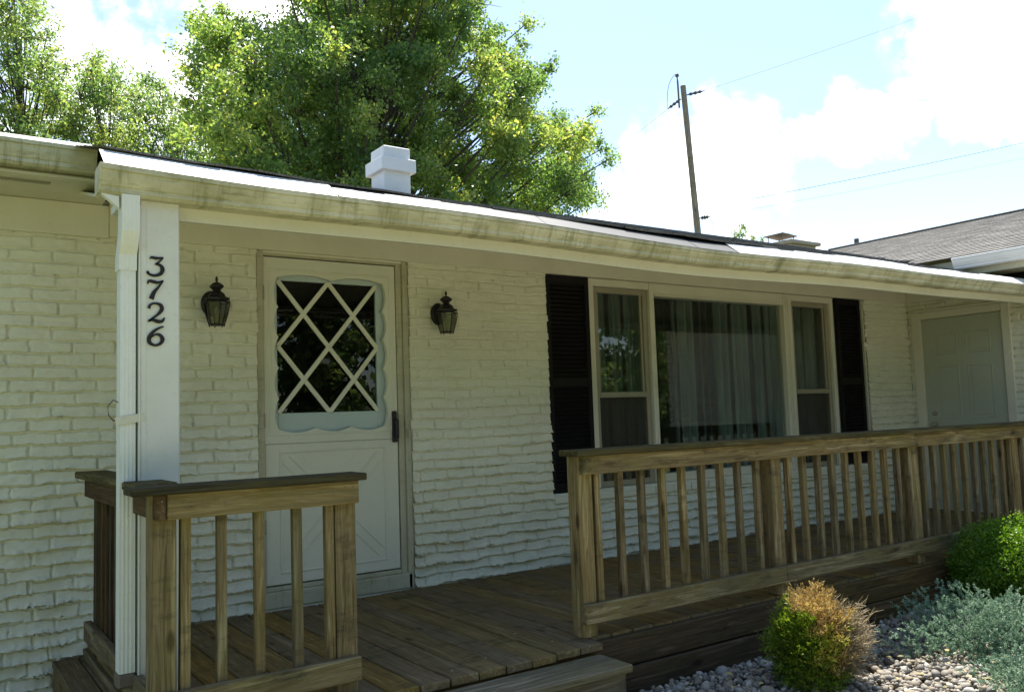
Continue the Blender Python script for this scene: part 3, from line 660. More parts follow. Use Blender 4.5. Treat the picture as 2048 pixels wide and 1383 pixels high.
b = MB(); b.box(-.05, 1.0, .14, .18, .1, 2.2, .004); b.build('entry_door', M_SHUT, house)

# ------------------------------------------------------------------ windows
YW = .06
wd = thing  # alias kept short
b = MB()     # white surround of the triple window
xl, xr, zt, zb = 2.6426, 5.892, 2.2156, .53
C0, C1, CW = 2.715, 5.2238, .6154
m0, m1 = C0+CW+.02, C1-.02       # picture window between
b.box(xl, C0, YW-.012, .17, zb, zt, .004); b.box(C1+CW, xr, YW-.012, .17, zb, zt, .004)
b.box(C0+CW, m0+.035, YW-.014, .17, zb, zt, .004); b.box(m1-.10, C1, YW-.014, .17, zb, zt, .004)
b.box(C0+.0005, C0+CW-.0005, YW-.010, .17, zt-.06, zt, .004); b.box(C1+.0005, C1+CW-.0005, YW-.010, .17, zt-.06, zt, .004)
b.box(m0+.0355, m1-.1005, YW-.010, .17, zt-.09, zt, .004); b.box(m0+.0355, m1-.1005, YW-.02, .17, zt-.11, zt-.0905, .004)
b.box(xl-.005, xr+.005, YW-.03, .17, zb-.05, zb-.0005, .005); b.box(m0+.0355, m1-.1005, YW-.010, .17, zb, zb+.07, .004)
for xx in (m1-.075, m1-.045): b.box(xx, xx+.008, YW-.022, YW-.0145, zb+.01, zt-.01, .002)
win = b.build('window', M_TRIM, house)
b = MB(); b.box(WIN0+.013, WIN1-.013, -.005, .15, zt+.002, BT+.03, .003); b.build('header_trim', M_TRIM, house)
def pane_sheet(b, x0, x1, y, z0, z1): b.add([(x0, y, z0), (x1, y, z0), (x1, y, z1), (x0, y, z1)], [(0, 1, 2, 3)])
b = MB(); pane_sheet(b, m0+.03, m1-.095, .10, zb+.06, zt-.10); b.build('pane', M_GLASS, win)
for c in (C0, C1):
    b = MB(); z0, z1 = zb+.002, zt-.062; zm = 1.27
    for (x0, x1, a0, a1, y) in ((c+.002, c+.05, z0, z1, .078), (c+CW-.05, c+CW-.002, z0, z1, .078), (c+.0505, c+CW-.0505, z1-.045, z1, .08), (c+.0505, c+CW-.0505, z0, z0+.045, .08), (c+.0505, c+CW-.0505, zm-.022, zm+.022, .075)): b.box(x0, x1, y, y+.05, a0, a1, .003)
    for (x0, x1, a0, a1) in ((c+.056, c+.076, zm+.023, z1-.046), (c+CW-.076, c+CW-.056, zm+.023, z1-.046)): b.box(x0, x1, .09, .12, a0, a1, .002)
    fr = b.build('sash_frame', M_ALU, win)
    b = MB(); pane_sheet(b, c+.04, c+CW-.04, .101, zm, z1-.03); b.build('pane', M_GLASS, fr); b = MB(); pane_sheet(b, c+.04, c+CW-.04, .116, z0+.03, zm-.01); b.build('pane', M_GLASS, fr)
    b = MB(); b.add([(c+.045, .088, z0+.03), (c+CW-.045, .088, z0+.03), (c+CW-.045, .088, zm-.01), (c+.045, .088, zm-.01)], [(0, 1, 2, 3)]); b.build('insect_screen', M_SCREEN, fr)
# curtains: pleated lengths with gaps
def curtain(x0, x1, label, gaps, amp=.02, wl=.055):
    xs = np.arange(x0, x1, .006); V = []; F = []; k = 0
    for i in range(len(xs)-1):
        if any(a < xs[i] < c for a, c in gaps): continue
        q = [(xx, .165+amp*math.sin(xx/wl*2*math.pi+.3*math.sin(xx*5)), zz) for xx, zz in ((xs[i], .45), (xs[i+1], .45), (xs[i+1], 2.3), (xs[i], 2.3))]
        V += q; F.append((k, k+1, k+2, k+3)); k += 4
    o = np_mesh('curtain', np.array(V), np.array(F), M_CURT, smooth=False); tag(o, label, 'curtain'); return o
curtain(2.66, 3.36, 'grey pleated curtain behind the narrow window left of the picture window', [(2.70, 2.74), (2.80, 2.83), (2.9, 2.95), (3.02, 3.04), (3.1, 3.15), (3.22, 3.25)])
curtain(3.4, 5.12, 'pale green vertical curtain strips behind the wide picture window', [(3.45, 3.5), (3.54, 3.58), (3.63, 3.68), (3.73, 3.79), (3.98, 4.03), (4.08, 4.11), (4.16, 4.2), (4.42, 4.46), (4.68, 4.74), (4.9, 4.95), (5.0, 5.04)], .03, .09)
curtain(5.2, 5.88, 'dim curtain behind the narrow window at the right end', [(5.3, 5.4), (5.5, 5.56), (5.7, 5.8)])
# shutters
def shutter(x0, x1, z0, z1):
    b = MB(); st = .042
    b.box(x0, x0+st, .012, .048, z0, z1, .003); b.box(x1-st, x1, .012, .048, z0, z1, .003)
    for z in (z0, (z0+z1)/2-.04, z1-.07): b.box(x0+st+.0005, x1-st-.0005, .014, .046, z, z+.07, .003)
    nlv = int((z1-z0)/.034)
    for k in range(nlv):
        zz = z0+.03+k*.034
        if zz > z1-.06: break
        Mx = Matrix.Translation(((x0+x1)/2, .032, zz)) @ Matrix.Rotation(math.radians(38), 4, 'X'); b.box(-(x1-x0)/2+st, (x1-x0)/2-st, -.019, .019, -.003, .003, .001, M=Mx)
    b.box(x0+.02, x1-.02, .05, .058, z0+.02, z1-.02, .001)
    return b.build('shutter', M_SHUT, house)
shutter(2.205, 2.636, .53, 2.222); shutter(5.90, 6.30, .53, 2.215)

# ------------------------------------------------------------------ side door on the wing wall
b = MB(); y0, y1, z0, z1 = -.992, -.154, .012, 2.008; X = XE-.004
b.box(X, X+.04, y0, y1, z0, z1, .004)
def panel(ya, yb, za, zb_):
    for (a, c, e, f) in ((ya, yb, za, za+.012), (ya, yb, zb_-.012, zb_), (ya, ya+.012, za+.0125, zb_-.0125), (yb-.012, yb, za+.0125, zb_-.0125)): b.box(X-.006, X+.001, a, c, e, f, .003)
    b.box(X-.004, X+.001, ya+.035, yb-.035, za+.035, zb_-.035, .004)
for ya, yb in ((-.87, -.62), (-.53, -.28)): panel(ya, yb, 1.62, 1.84); panel(ya, yb, .95, 1.50); panel(ya, yb, .18, .82)
sd2 = b.build('side_door', M_SDOOR, house)
b = MB(); b.box(X-.02, X+.05, -.153, -.05, 0, 2.09, .005); b.box(X-.02, X+.05, -1.08, -.993, 0, 2.09, .005); b.box(X-.02, X+.05, -.9925, -.1535, 2.012, 2.089, .005); b.box(X-.03, X+.03, -1.09, -.04, 2.0905, 2.115, .004); b.box(X-.03, X+.05, -.9925, -.1535, -.01, .009, .003); b.build('door_frame', M_TRIM, sd2)
for z in (1.005, .889):
    b = MB(); pr = [(.03, 0), (.03, .008), (.012, .012), (.012, .03), (.026, .04), (.028, .052), (.018, .064)] if z < .95 else [(.027, 0), (.027, .01), (.02, .016)]
    b.lathe(pr, (0, 0, 0), 14); b.v = [(X-p[2], -.235+p[0], z+p[1]) for p in b.v]; o = b.build('knob' if z < .95 else 'deadbolt', M_ALU, sd2, smooth=True)

# ------------------------------------------------------------------ lanterns
def lantern(x, label):
    t = thing('wall_lantern', label, 'lantern', (x, 0, 1.84), 'black wall lanterns beside the front door')
    yc = -.125; zb_ = 1.715; ztp = 1.86
    b = MB(); b.lathe([(.0, 0), (.062, .0), (.062, .008), (.05, .018), (.03, .022)], (0, 0, 0), 24); b.v = [(x+p[0], -.008-p[2], 1.855+p[1]*1.25) for p in b.v]; b.build('backplate', M_BLACK, t, smooth=True)
    b = MB(); b.tube([(x, -.02, 1.86), (x, -.05, 1.875), (x, -.09, 1.895), (x, yc, 1.90)], [.014, .013, .013, .016], 10); b.build('arm', M_BLACK, t, smooth=True)
    b = MB(); b.lathe([(.072, 0), (.074, .012), (.052, .022), (.044, .04), (.026, .054), (.022, .062), (.040, .078), (.043, .086), (.024, .103), (.010, .108), (.005, .112), (.009, .122), (.007, .135), (.001, .145)], (x, yc, ztp), 6, .52); b.build('roof_cap', M_BLACK, t)
    b = MB(); R1, R0 = .075, .044
    for k in range(6):
        w = k*math.pi/3+.52; c, s = math.cos(w), math.sin(w)
        b.tube([(x+c*(R0-.002), yc+s*(R0-.002), zb_-.012), (x+c*R0, yc+s*R0, zb_), (x+c*(R1+R0)*.53, yc+s*(R1+R0)*.53, (zb_+ztp)/2-.01), (x+c*R1, yc+s*R1, ztp-.02), (x+c*(R1-.002), yc+s*(R1-.002), ztp+.02)], [.003, .0042, .0042, .0042, .002], 6)
    for R, z in ((R0, zb_), (R1*.985, ztp-.012)):
        pts = [(x+R*math.cos(k*math.pi/3+.52), yc+R*math.sin(k*math.pi/3+.52), z) for k in range(7)]; b.tube(pts, .0045, 6)
    b.lathe([(.0, -.004), (.040, -.004), (.042, .004), (.0, .004)], (x, yc, zb_), 6, .52)
    b.build('cage', M_BLACK, t)
    b = MB(); rr = [(R0-.004, zb_+.004), ((R1+R0)*.53-.004, (zb_+ztp)/2-.01), (R1-.005, ztp-.014)]
    V = [(x+r*math.cos(k*math.pi/3+.52), yc+r*math.sin(k*math.pi/3+.52), z) for r, z in rr for k in range(6)]
    b.add(V, [(i*6+k, i*6+(k+1) % 6, (i+1)*6+(k+1) % 6, (i+1)*6+k) for i in range(2) for k in range(6)]); b.build('glass_pane', M_LGLASS, t)
    b = MB(); b.lathe([(.009, 0), (.011, .02), (.011, .05), (.008, .055), (.014, .07), (.012, .09), (.004, .105)], (x, yc, zb_+.005), 10); b.build('candle_socket', M_ALU, t, smooth=True)
lantern(-.332, 'black wall lantern between the porch column and the front door')
lantern(1.232, 'black wall lantern on bare brick right of the front door')

# ------------------------------------------------------------------ deck
deck = thing('porch_deck', 'brown weathered plank deck running along the front of the house', 'deck', (3, -1, GZ))
b = MB(); x = -1.0; k = 0
while x < XE-.06:
    w = .138; zz = random.uniform(-.003, .002); Mx = Matrix.Translation((x+w/2, -.965, -.019+zz)) @ Matrix.Rotation(random.uniform(-.003, .003), 4, 'Z') @ Matrix.Rotation(random.uniform(-.008, .008), 4, 'Y')
    b.box(-w/2, w/2, (-.955 if x < .96 else -.845)+random.uniform(-.006, .004), .935, -.018, .018, .004, M=Mx); x += w+random.uniform(.004, .009)
b.build('plank_floor', M_DECK, deck)
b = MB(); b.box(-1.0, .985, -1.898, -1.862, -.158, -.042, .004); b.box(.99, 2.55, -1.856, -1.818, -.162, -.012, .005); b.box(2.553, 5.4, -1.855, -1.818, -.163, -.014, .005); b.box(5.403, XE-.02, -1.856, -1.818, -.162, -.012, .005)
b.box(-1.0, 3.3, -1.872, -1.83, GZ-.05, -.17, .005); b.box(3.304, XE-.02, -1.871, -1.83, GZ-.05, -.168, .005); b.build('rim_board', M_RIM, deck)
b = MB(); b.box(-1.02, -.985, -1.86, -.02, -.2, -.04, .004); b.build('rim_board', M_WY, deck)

b = MB(); b.box(-.2, .985, -2.165, -1.925, -.08, -.045, .006); b.box(-.17, .96, -2.14, -1.93, GZ-.02, -.0815, .004)
o = b.build('wooden_step', M_STEP); tag(o, 'grey weathered wooden step board before the deck opening', 'step')
b = MB()
for k in range(2): b.box(-1.165+k*.125, -1.165+k*.125+.12, -1.6, -.025, -.115, -.078, .005)
b.box(-1.16, -1.135, -1.58, -.03, GZ-.02, -.1155, .003)
o = b.build('wooden_step', M_DECK); tag(o, 'brown plank step beside the deck end against the left brick wall', 'step')

# ------------------------------------------------------------------ railings
def part(b, name, mat, t): return b.build(name, mat, t)
def box_part(name, mat, t, *a, **kw):
    b = MB(); b.box(*a, **kw); return b.build(name, mat, t)
JR = random.Random(5)
def screws(b, xs, zs, y):
    for x_ in xs:
        for z_ in zs:
            if JR.random() < .8: b.lathe([(.0, 0), (.0042, 0), (.0042, .0022), (.0, .0024)], (0, 0, 0), 8, mi=1); n_ = 32; b.v[-n_:] = [(x_+JR.uniform(-.004, .004)*0+p[0], y-p[2], z_+p[1]) for p in b.v[-n_:]]
def front_rail(label, x0, x1, posts, bals, capx0, capx1, gap_bottom, dz=0.):
    t = thing('porch_railing', label, 'railing', ((x0+x1)/2, -1.8, 0)); n0 = len(bpy.data.objects)
    box_part('cap_rail', M_CAPX, t, capx0, capx1, -1.885, -1.725, .908, .938, bev=.004)
    b = MB(); cuts = [x0]+([] if x1-x0 < 2 else [posts[2]+.046])+[x1]
    for k in range(len(cuts)-1): b.box(cuts[k], cuts[k+1]-.002, -1.85, -1.812, .812, .9075, .004, rnd=JR.uniform(.5, .72))
    screws(b, [p+.03 for p in posts]+[p+.065 for p in posts], (.838, .882), -1.85); screws(b, bals, (.86,), -1.85); b.build('top_rail', [M_WX, M_RUST], t)
    b = MB(); cuts = [x0-.02]+([] if x1-x0 < 2 else [posts[1]+.046, posts[3]+.046])+[x1]
    for k in range(len(cuts)-1): b.box(cuts[k], cuts[k+1]-.002, -1.85, -1.812, gap_bottom, gap_bottom+.098, .005, rnd=JR.uniform(.4, .65))
    screws(b, [p+.03 for p in posts]+[p+.065 for p in posts], (gap_bottom+.03, gap_bottom+.07), -1.85); screws(b, bals, (gap_bottom+.05,), -1.85); b.build('bottom_rail', [M_WX, M_RUST], t)
    for p in posts: box_part('post', M_WZ, t, p, p+.092, -1.8115, -1.72, .001, .9075, bev=.005, rnd=JR.uniform(.55, .85))
    for p in bals:
        b = MB(); tw = JR.uniform(-.05, .05); Mx = Matrix.Translation((p, -1.791, 0)) @ Matrix.Rotation(JR.uniform(-.006, .006), 4, 'Y') @ Matrix.Rotation(tw, 4, 'Z')
        b.box(-.0185, .0185, -.0185, .0185, gap_bottom+.02, .895, .003, M=Mx, rnd=JR.uniform(.2, .8)); b.build('baluster', M_WZ, t)
    t.location.z += dz
    return t
ps = [.985, 2.482, 3.99, 5.435, 6.95]
bl = [1.115, 1.272, 1.43, 1.582, 1.735, 1.89, 2.045, 2.2, 2.36]
for a in range(1, 4):
    L = ps[a+1]-ps[a]-.092; bl += [ps[a]+.092+L*(k+.55)/9.6 for k in range(10 if a < 3 else 9)]
front_rail('long weathered wooden railing along the deck right of the entry gap', .995, XE-.03, ps, bl, .932, XE-.03, .074)
front_rail('short mossy wooden railing standing in front of the porch column and door', -1.0, -.228, [-1.05, -.322], [-.928, -.79, -.64, -.482, -.345], -1.13, -.208, .085, -.035)
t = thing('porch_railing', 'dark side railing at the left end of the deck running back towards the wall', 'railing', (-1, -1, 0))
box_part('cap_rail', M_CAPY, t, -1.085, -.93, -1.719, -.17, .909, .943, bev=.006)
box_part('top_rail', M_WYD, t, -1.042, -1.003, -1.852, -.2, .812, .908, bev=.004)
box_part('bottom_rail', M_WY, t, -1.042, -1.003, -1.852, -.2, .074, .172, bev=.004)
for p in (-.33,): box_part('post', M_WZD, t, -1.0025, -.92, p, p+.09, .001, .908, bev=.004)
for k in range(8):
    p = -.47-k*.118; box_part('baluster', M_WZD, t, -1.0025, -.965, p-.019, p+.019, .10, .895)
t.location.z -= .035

# ------------------------------------------------------------------ gravel and debris
def ico():
    bm = bmesh.new(); bmesh.ops.create_icosphere(bm, subdivisions=2, radius=1); V = np.array([v.co[:] for v in bm.verts]); F = np.array([[v.index for v in f.verts] for f in bm.faces]); bm.free(); return V, F
IV, IF = ico()
def pebbles():
    pts = []
    n = 15000
    X = RNG.uniform(.9, 5.6, n*2); Y = RNG.uniform(-3.7, -1.93, n*2)
    dcam = np.hypot(X-CAM.x, Y-CAM.y); keep = (RNG.random(n*2) < np.clip(5.0/dcam, .35, 1)**1.0); X, Y = X[keep][:n], Y[keep][:n]
    n = len(X); S = RNG.lognormal(math.log(.0122), .38, n).clip(.006, .032)
    Z = GZ+.01+RNG.uniform(0, .03, n)+vnoise(X*2, Y*2, 3)*.035
    V = np.empty((n, len(IV), 3)); 
    for i in range(n):
        A = RNG.normal(size=(3, 3)); Q, _ = np.linalg.qr(A); sc = np.array([1, RNG.uniform(.7, 1), RNG.uniform(.5, .8)])*S[i]*1.15
        lump = 1+.12*np.sin(IV @ RNG.normal(size=3)*2.2+RNG.uniform(0, 6))
        V[i] = ((IV*lump[:, None]*sc) @ Q.T)*np.array([1, 1, .85])+(X[i], Y[i], Z[i])
    F = (IF[None]+np.arange(n)[:, None, None]*len(IV)).reshape(-1, 3)
    o = np_mesh('gravel', V.reshape(-1, 3), F, M_PEB, rnd=np.repeat(RNG.random(n), len(IV)), smooth=True)
    tag(o, 'tan and grey river pebbles filling the bed before the deck', 'gravel', kind='stuff')
pebbles()
b = MB()
for k in range(260):
    x, y = random.uniform(1.4, 4.8), random.uniform(-3.2, -2.0)
    Mx = Matrix.Translation((x, y, GZ+.075+random.uniform(0, .015))) @ Matrix.Rotation(random.uniform(0, 6), 4, 'Z') @ Matrix.Rotation(random.uniform(-.5, .5), 4, 'X')
    s = random.uniform(.012, .03); b.add([Mx @ Vector(p) for p in ((-s, 0, 0), (0, -s*.4, .004), (s, 0, 0), (0, s*.4, .004))], [(0, 1, 2, 3)])
for (x, y) in ((.78, -1.5), (.42, -1.78), (.7, -1.0), (-.1, -1.55), (.2, -1.85), (.83, -1.75)):
    Mx = Matrix.Translation((x, y, .006)) @ Matrix.Rotation(random.uniform(0, 6), 4, 'Z'); s = .012; b.add([Mx @ Vector(p) for p in ((-s, 0, 0), (0, -s*.4, .003), (s, 0, 0), (0, s*.4, .003))], [(0, 1, 2, 3)])
o = b.build('fallen_leaves', M_DEBRIS); tag(o, 'dry fallen leaves scattered over the gravel and deck', 'fallen leaves', kind='stuff')

# ------------------------------------------------------------------ foliage
def leaf_quads(C, D, Nrm, L, Wd, bend=.15):
    """rhombic leaves: centres C, directions D, side via normal Nrm"""
    D = D/np.linalg.norm(D, axis=1)[:, None]; S = np.cross(D, Nrm); S /= np.linalg.norm(S, axis=1)[:, None]+1e-9; Nn = np.cross(S, D)
    L = L[:, None]; Wd = Wd[:, None]
    P = np.stack([C-D*L*.5, C+S*Wd*.5+D*L*.05+Nn*Wd*bend, C+D*L*.5, C-S*Wd*.5+D*L*.05+Nn*Wd*bend], 1)
    return P.reshape(-1, 3), np.arange(len(C)*4).reshape(-1, 4)
def rdir(n, up=0.): d = RNG.normal(size=(n, 3)); d[:, 2] += up; return d/np.linalg.norm(d, axis=1)[:, None]
def crown(clumps, dens, leaf, jit=.10, up=.35):
    Cs = []; Ds = []; T = []
    for (c, r) in clumps:
        n = int(dens*r**2.2); k = max(6, int(16*r))
        td = rdir(k, up); tl = r*RNG.uniform(.55, 1.15, k); ti = RNG.integers(0, k, n); tt = RNG.uniform(.15, 1, n)**.7
        Cs.append(np.array(c)+td[ti]*(tl[ti]*tt)[:, None]*np.array([1, 1, .85])+RNG.normal(size=(n, 3))*jit*(.6+r*.5)); Ds.append(td[ti]*.6+rdir(n)*1.0-np.array([0, 0, .25])); T.append(np.full(n, RNG.uniform(-.24, .24)))
    C = np.concatenate(Cs); D = np.concatenate(Ds); tone = np.concatenate(T); n = len(C)
    Nn = rdir(n, .6); L = RNG.uniform(.7, 1.35, n)*leaf
    V, F = leaf_quads(C, D, Nn, L, L*.62)
    return V, F, np.repeat(np.clip(RNG.beta(3, 3, n)+tone, 0, 1), 4)
def bez(a, b_, c, n=7):
    a, b_, c = Vector(a), Vector(b_), Vector(c); return [a*(1-t)**2+b_*2*t*(1-t)+c*t*t for t in [i/(n-1) for i in range(n)]]
def tree(name, label, base, height, clumps, dens, leaf, mat, rt=.22, lean=(0, 0), limbs=None, parent_thing=True, jit=.10):
    t = thing(name, label, 'tree', base)
    b = MB(); bx, by, bz = base; top = Vector((bx+lean[0], by+lean[1], bz+height))
    tr = [Vector(base).lerp(top, f)+Vector((.25*math.sin(f*5+bx), .2*math.cos(f*4+by)-.2*math.cos(by), 0))*f for f in np.linspace(0, 1, 9)]
    b.tube(tr, [rt*(1-.85*f)+.02 for f in np.linspace(0, 1, 9)], 10)
    for (c, r) in clumps:
        c = Vector(c); f = min(.92, max(.22, (c.z-bz)/height-.22)); s = tr[0].lerp(tr[-1], f) if False else tr[int(f*8)].lerp(tr[min(8, int(f*8)+1)], f*8-int(f*8))
        mid = s.lerp(c, .55)+Vector((0, 0, -.1*(c-s).length)); r0 = rt*.2*(1-f*.6)
        b.tube(bez(s, mid, c), [r0*(1-.8*q)+.006 for q in np.linspace(0, 1, 7)], 6)
        for k in range(int(3+r*4)):
            d = Vector(rdir(1, .4)[0])*r*random.uniform(.6, 1.05); b.tube([c+d*.0, c+d*.5+Vector((0, 0, .03)), c+d], [.014, .009, .004], 4, cap=False)
    b.build('trunk', M_BARK, t)
    V, F, rn = crown(clumps, dens, leaf, jit)
    np_mesh('crown', V, F, mat, t, rnd=rn)
    return t
def at_y(px, py, y):
    d = FW + R2*((px-1024)/FPX) - U2*((py-691.5)/FPX); k = (y-CAM.y)/d.y; return CAM+d*k
def inside(poly, x, y):
    c = False; n = len(poly)
    for i in range(n):
        (x1, y1), (x2, y2) = poly[i], poly[(i+1) % n]
        if (y1 > y) != (y2 > y) and x < (x2-x1)*(y-y1)/(y2-y1)+x1: c = not c
    return c
def clump_fill(poly, y0, n, depth, rmin, rmax, seed, sp=.62, extra=()):
    rs = random.Random(seed); xs = [p[0] for p in poly]; ys = [p[1] for p in poly]; out_ = []; tries = 0
    while len(out_) < n and tries < 20000:
        tries += 1; px, py = rs.uniform(min(xs), max(xs)), rs.uniform(min(ys), max(ys))
        if not inside(poly, px, py): continue
        r = rs.uniform(rmin, rmax); y = y0+rs.uniform(-depth, depth); p = at_y(px, py, y)
        if any((Vector(q[0])-p).length < sp*(q[1]+r) for q in out_): continue
        out_.append((tuple(p), r))
    for px, py, r in extra: out_.append((tuple(at_y(px, py, y0+rs.uniform(-.6, .6))), r))
    return out_
maple = [(425, 60), (540, 70), (600, -220), (950, -220), (960, 30), (1000, 130), (1070, 110), (1080, 200), (1150, 260), (1190, 330), (1170, 400), (1050, 520), (480, 420), (410, 330), (400, 230), (380, 160)]
cl = clump_fill(maple, 12, 260, 3.4, .45, .9, 4, .5, extra=[(1190, 225, .32), (1175, 262, .38), (1050, 50, .34), (1045, 90, .36), (400, 130, .42), (410, 50, .36), (450, 40, .4), (1215, 320, .34), (1200, 300, .4), (1190, 395, .36), (1090, 140, .45), (390, 200, .4), (1080, 175, .4), (985, 60, .45), (1010, 180, .6), (1040, 235, .6), (1000, 270, .7), (955, 150, .6), (1070, 300, .6), (930, 80, .6), (900, 200, .7), (620, 80, .7), (700, 60, .7), (640, 170, .8), (760, 130, .7), (840, 90, .7), (1100, 350, .6), (560, 200, .7)])
tree('broadleaf_tree', 'tall dense green tree behind the roof beside the white chimney', (5.5, 12.4, GZ), 13.5, cl, 2500, .080, M_LEAF, .30, (1.2, -.3))
b1 = [(0, -60), (60, -20), (70, 60), (60, 120), (110, 120), (130, 200), (100, 330), (-120, 330), (-160, -60)]
tree('young_tree', 'loose sunlit tree at the far left edge behind the roof', (.2, 16.5, GZ), 10.5, clump_fill(b1, 16.5, 60, 1.8, .5, .9, 8, .5, [(20, 20, .4), (95, 65, .3), (100, 110, .4), (130, 140, .32), (60, 180, .5)]), 1000, .080, M_LEAF2, .14)
b2 = [(130, 260), (150, 200), (190, 130), (200, 180), (240, 150), (260, 260), (250, 340), (130, 340)]
tree('young_tree', 'narrow pale tree behind the roof between left edge tree and the lowest one', (1.9, 17.5, GZ), 8.2, clump_fill(b2, 17.5, 40, 1.2, .4, .75, 12, .5, [(185, 120, .36), (225, 140, .34), (190, 165, .42)]), 1050, .078, M_LEAF2, .12)
b3 = [(260, 300), (270, 200), (300, 160), (340, 170), (380, 260), (420, 300), (420, 360), (260, 360)]
tree('young_tree', 'lowest pale tree behind the roof, touching the tall dense tree', (3.9, 18.5, GZ), 8, clump_fill(b3, 18.5, 40, 1.2, .4, .75, 21, .5, [(290, 165, .36), (320, 180, .36), (350, 215, .36)]), 1050, .078, M_LEAF2, .12)
b4 = [(1455, 500), (1462, 478), (1480, 462), (1495, 470), (1505, 485), (1530, 490), (1535, 530), (1450, 530)]
tree('small_tree', 'tiny tree top showing above the roof right of the utility pole', (28, 22, GZ), 8.6, clump_fill(b4, 22, 9, .4, .3, .5, 31, .62, [(1486, 455, .24), (1470, 472, .26), (1508, 476, .25), (1525, 480, .2), (1488, 470, .3)]), 1500, .11, M_LEAF2, .08)

# bushes --------------------------------------------------------------
def dome_points(n, c, rx, ry, rz, shell=.35, seed=1, lump=.12, zmin=None):
    g = np.random.default_rng(seed); d = g.normal(size=(n*2, 3)); d /= np.linalg.norm(d, axis=1)[:, None]; d = d[d[:, 2] > -.75][:n]
    l = 1+lump*(vnoise(d[:, 0]*3.1+9, d[:, 1]*3.1+d[:, 2]*2.3+9, seed)-.5)*2+lump*.8*(vnoise(d[:, 0]*8+9, d[:, 1]*8+d[:, 2]*7+9, seed+1)-.5)*2
    r = (1-shell*g.random(len(d))**1.6)*l
    return np.array(c)+d*r[:, None]*np.array([rx, ry, rz]), d
def stems(t, c, n, rx, rz, base_z, mat=None):
    b = MB()
    for k in range(n):
        d = Vector(rdir(1, .8)[0]); e = Vector((c[0]+d.x*rx*.8, c[1]+d.y*rx*.8, c[2]+d.z*rz*.75)); b.tube(bez((c[0]+random.uniform(-.03, .03), c[1]+random.uniform(-.03, .03), base_z), (c[0]+d.x*rx*.25, c[1]+d.y*rx*.25, c[2]-.05), e, 5), [.012, .009, .007, .005, .002], 5, cap=False)
    return b.build('stem', mat or M_BARK, t)
bc = (4.45, -2.30, -.03); t = thing('boxwood_bush', 'bright green rounded boxwood bush close to the railing', 'bush', (bc[0], bc[1], GZ))
stems(t, bc, 26, .42, .36, GZ)
P, D = dome_points(30000, bc, .45, .43, .34, .45, 5, .16); n = len(P)
V, F = leaf_quads(P+RNG.normal(size=P.shape)*.012, D*.6+rdir(n)*.8, rdir(n, .3)+D*.6, RNG.uniform(.014, .026, n), RNG.uniform(.009, .015, n)); np_mesh('foliage', V, F, M_BOX, t, rnd=np.repeat(RNG.beta(3, 3, n), 4))

def juniper(c, rx, ry, rz, n_sprig, label, seed):
    t = thing('juniper_bush', label, 'bush', (c[0], c[1], GZ)); stems(t, c, 24, rx*.9, rz, GZ)
    S, D = dome_points(n_sprig, c, rx, ry, rz, .45, seed, .5); q_ = vnoise(S[:, 0]*11+5, S[:, 1]*11+S[:, 2]*9+5, seed+30); S = S+D*((q_-.5)*.10)[:, None]; keep = S[:, 2] > GZ+.04; S, D = S[keep], D[keep]; n = len(S); m = 36
    ax = D*.8+rdir(n)*.8+np.array([0, 0, .2]); ax /= np.linalg.norm(ax, axis=1)[:, None]; Ls = RNG.uniform(.018, .045, n)
    tt = RNG.random((n, m)); base = S[:, None]+ax[:, None]*(tt*Ls[:, None])[..., None]; dirs = ax[:, None]*.8+RNG.normal(size=(n, m, 3))*.6
    C = base.reshape(-1, 3); Dd = dirs.reshape(-1, 3); Nn = rdir(len(C)); L = RNG.uniform(.009, .017, len(C))
    V, F = leaf_quads(C+Dd/np.linalg.norm(Dd, axis=1)[:, None]*L[:, None]*.5, Dd, Nn, L, L*.30, 0)
    tone = np.clip(.35+tt*.45+RNG.normal(size=(n, 1))*.12, 0, 1).reshape(-1); np_mesh('foliage', V, F, M_JUN, t, rnd=np.repeat(tone, 4))
juniper((3.27, -2.70, -.29), .55, .42, .24, 5000, 'blue green spreading juniper below the boxwood', 3)
juniper((2.70, -3.18, -.30), .38, .27, .16, 2000, 'low blue green juniper mound nearest the camera at the lower right', 9)

ac = (1.97, -2.44, -.09); t = thing('arborvitae_bush', 'dying globe bush, green and gold with bare tan twigs on the right', 'bush', (ac[0], ac[1], GZ))
stems(t, ac, 22, .19, .19, GZ)
P, D = dome_points(7600, ac, .19, .19, .225, .6, 14, .34); D0 = D
lft = D @ np.array(R2); top = D[:, 2]
nzv = vnoise(P[:, 0]*9+20, P[:, 2]*9+P[:, 1]*7+20, 77)
w = .7*(nzv-.5); nz2 = vnoise(P[:, 0]*17+40, P[:, 2]*17+P[:, 1]*13+40, 78)
cls = np.zeros(len(P), int)
cls[(top+w > .30) & (lft > -.42+w)] = 1
cls[(top+w < .55) & (top+w > -.35) & (lft+w > -.30) & (lft < .42)] = 2
cls[(cls == 2) & (nz2 < .42)] = 0; cls[(cls == 2) & (nz2 > .66)] = 1
cls[(top < .1) & (top > -.5) & (lft > .25) & (nz2 > .5)] = 1
cls[(lft+w*.6 > .40)] = 3
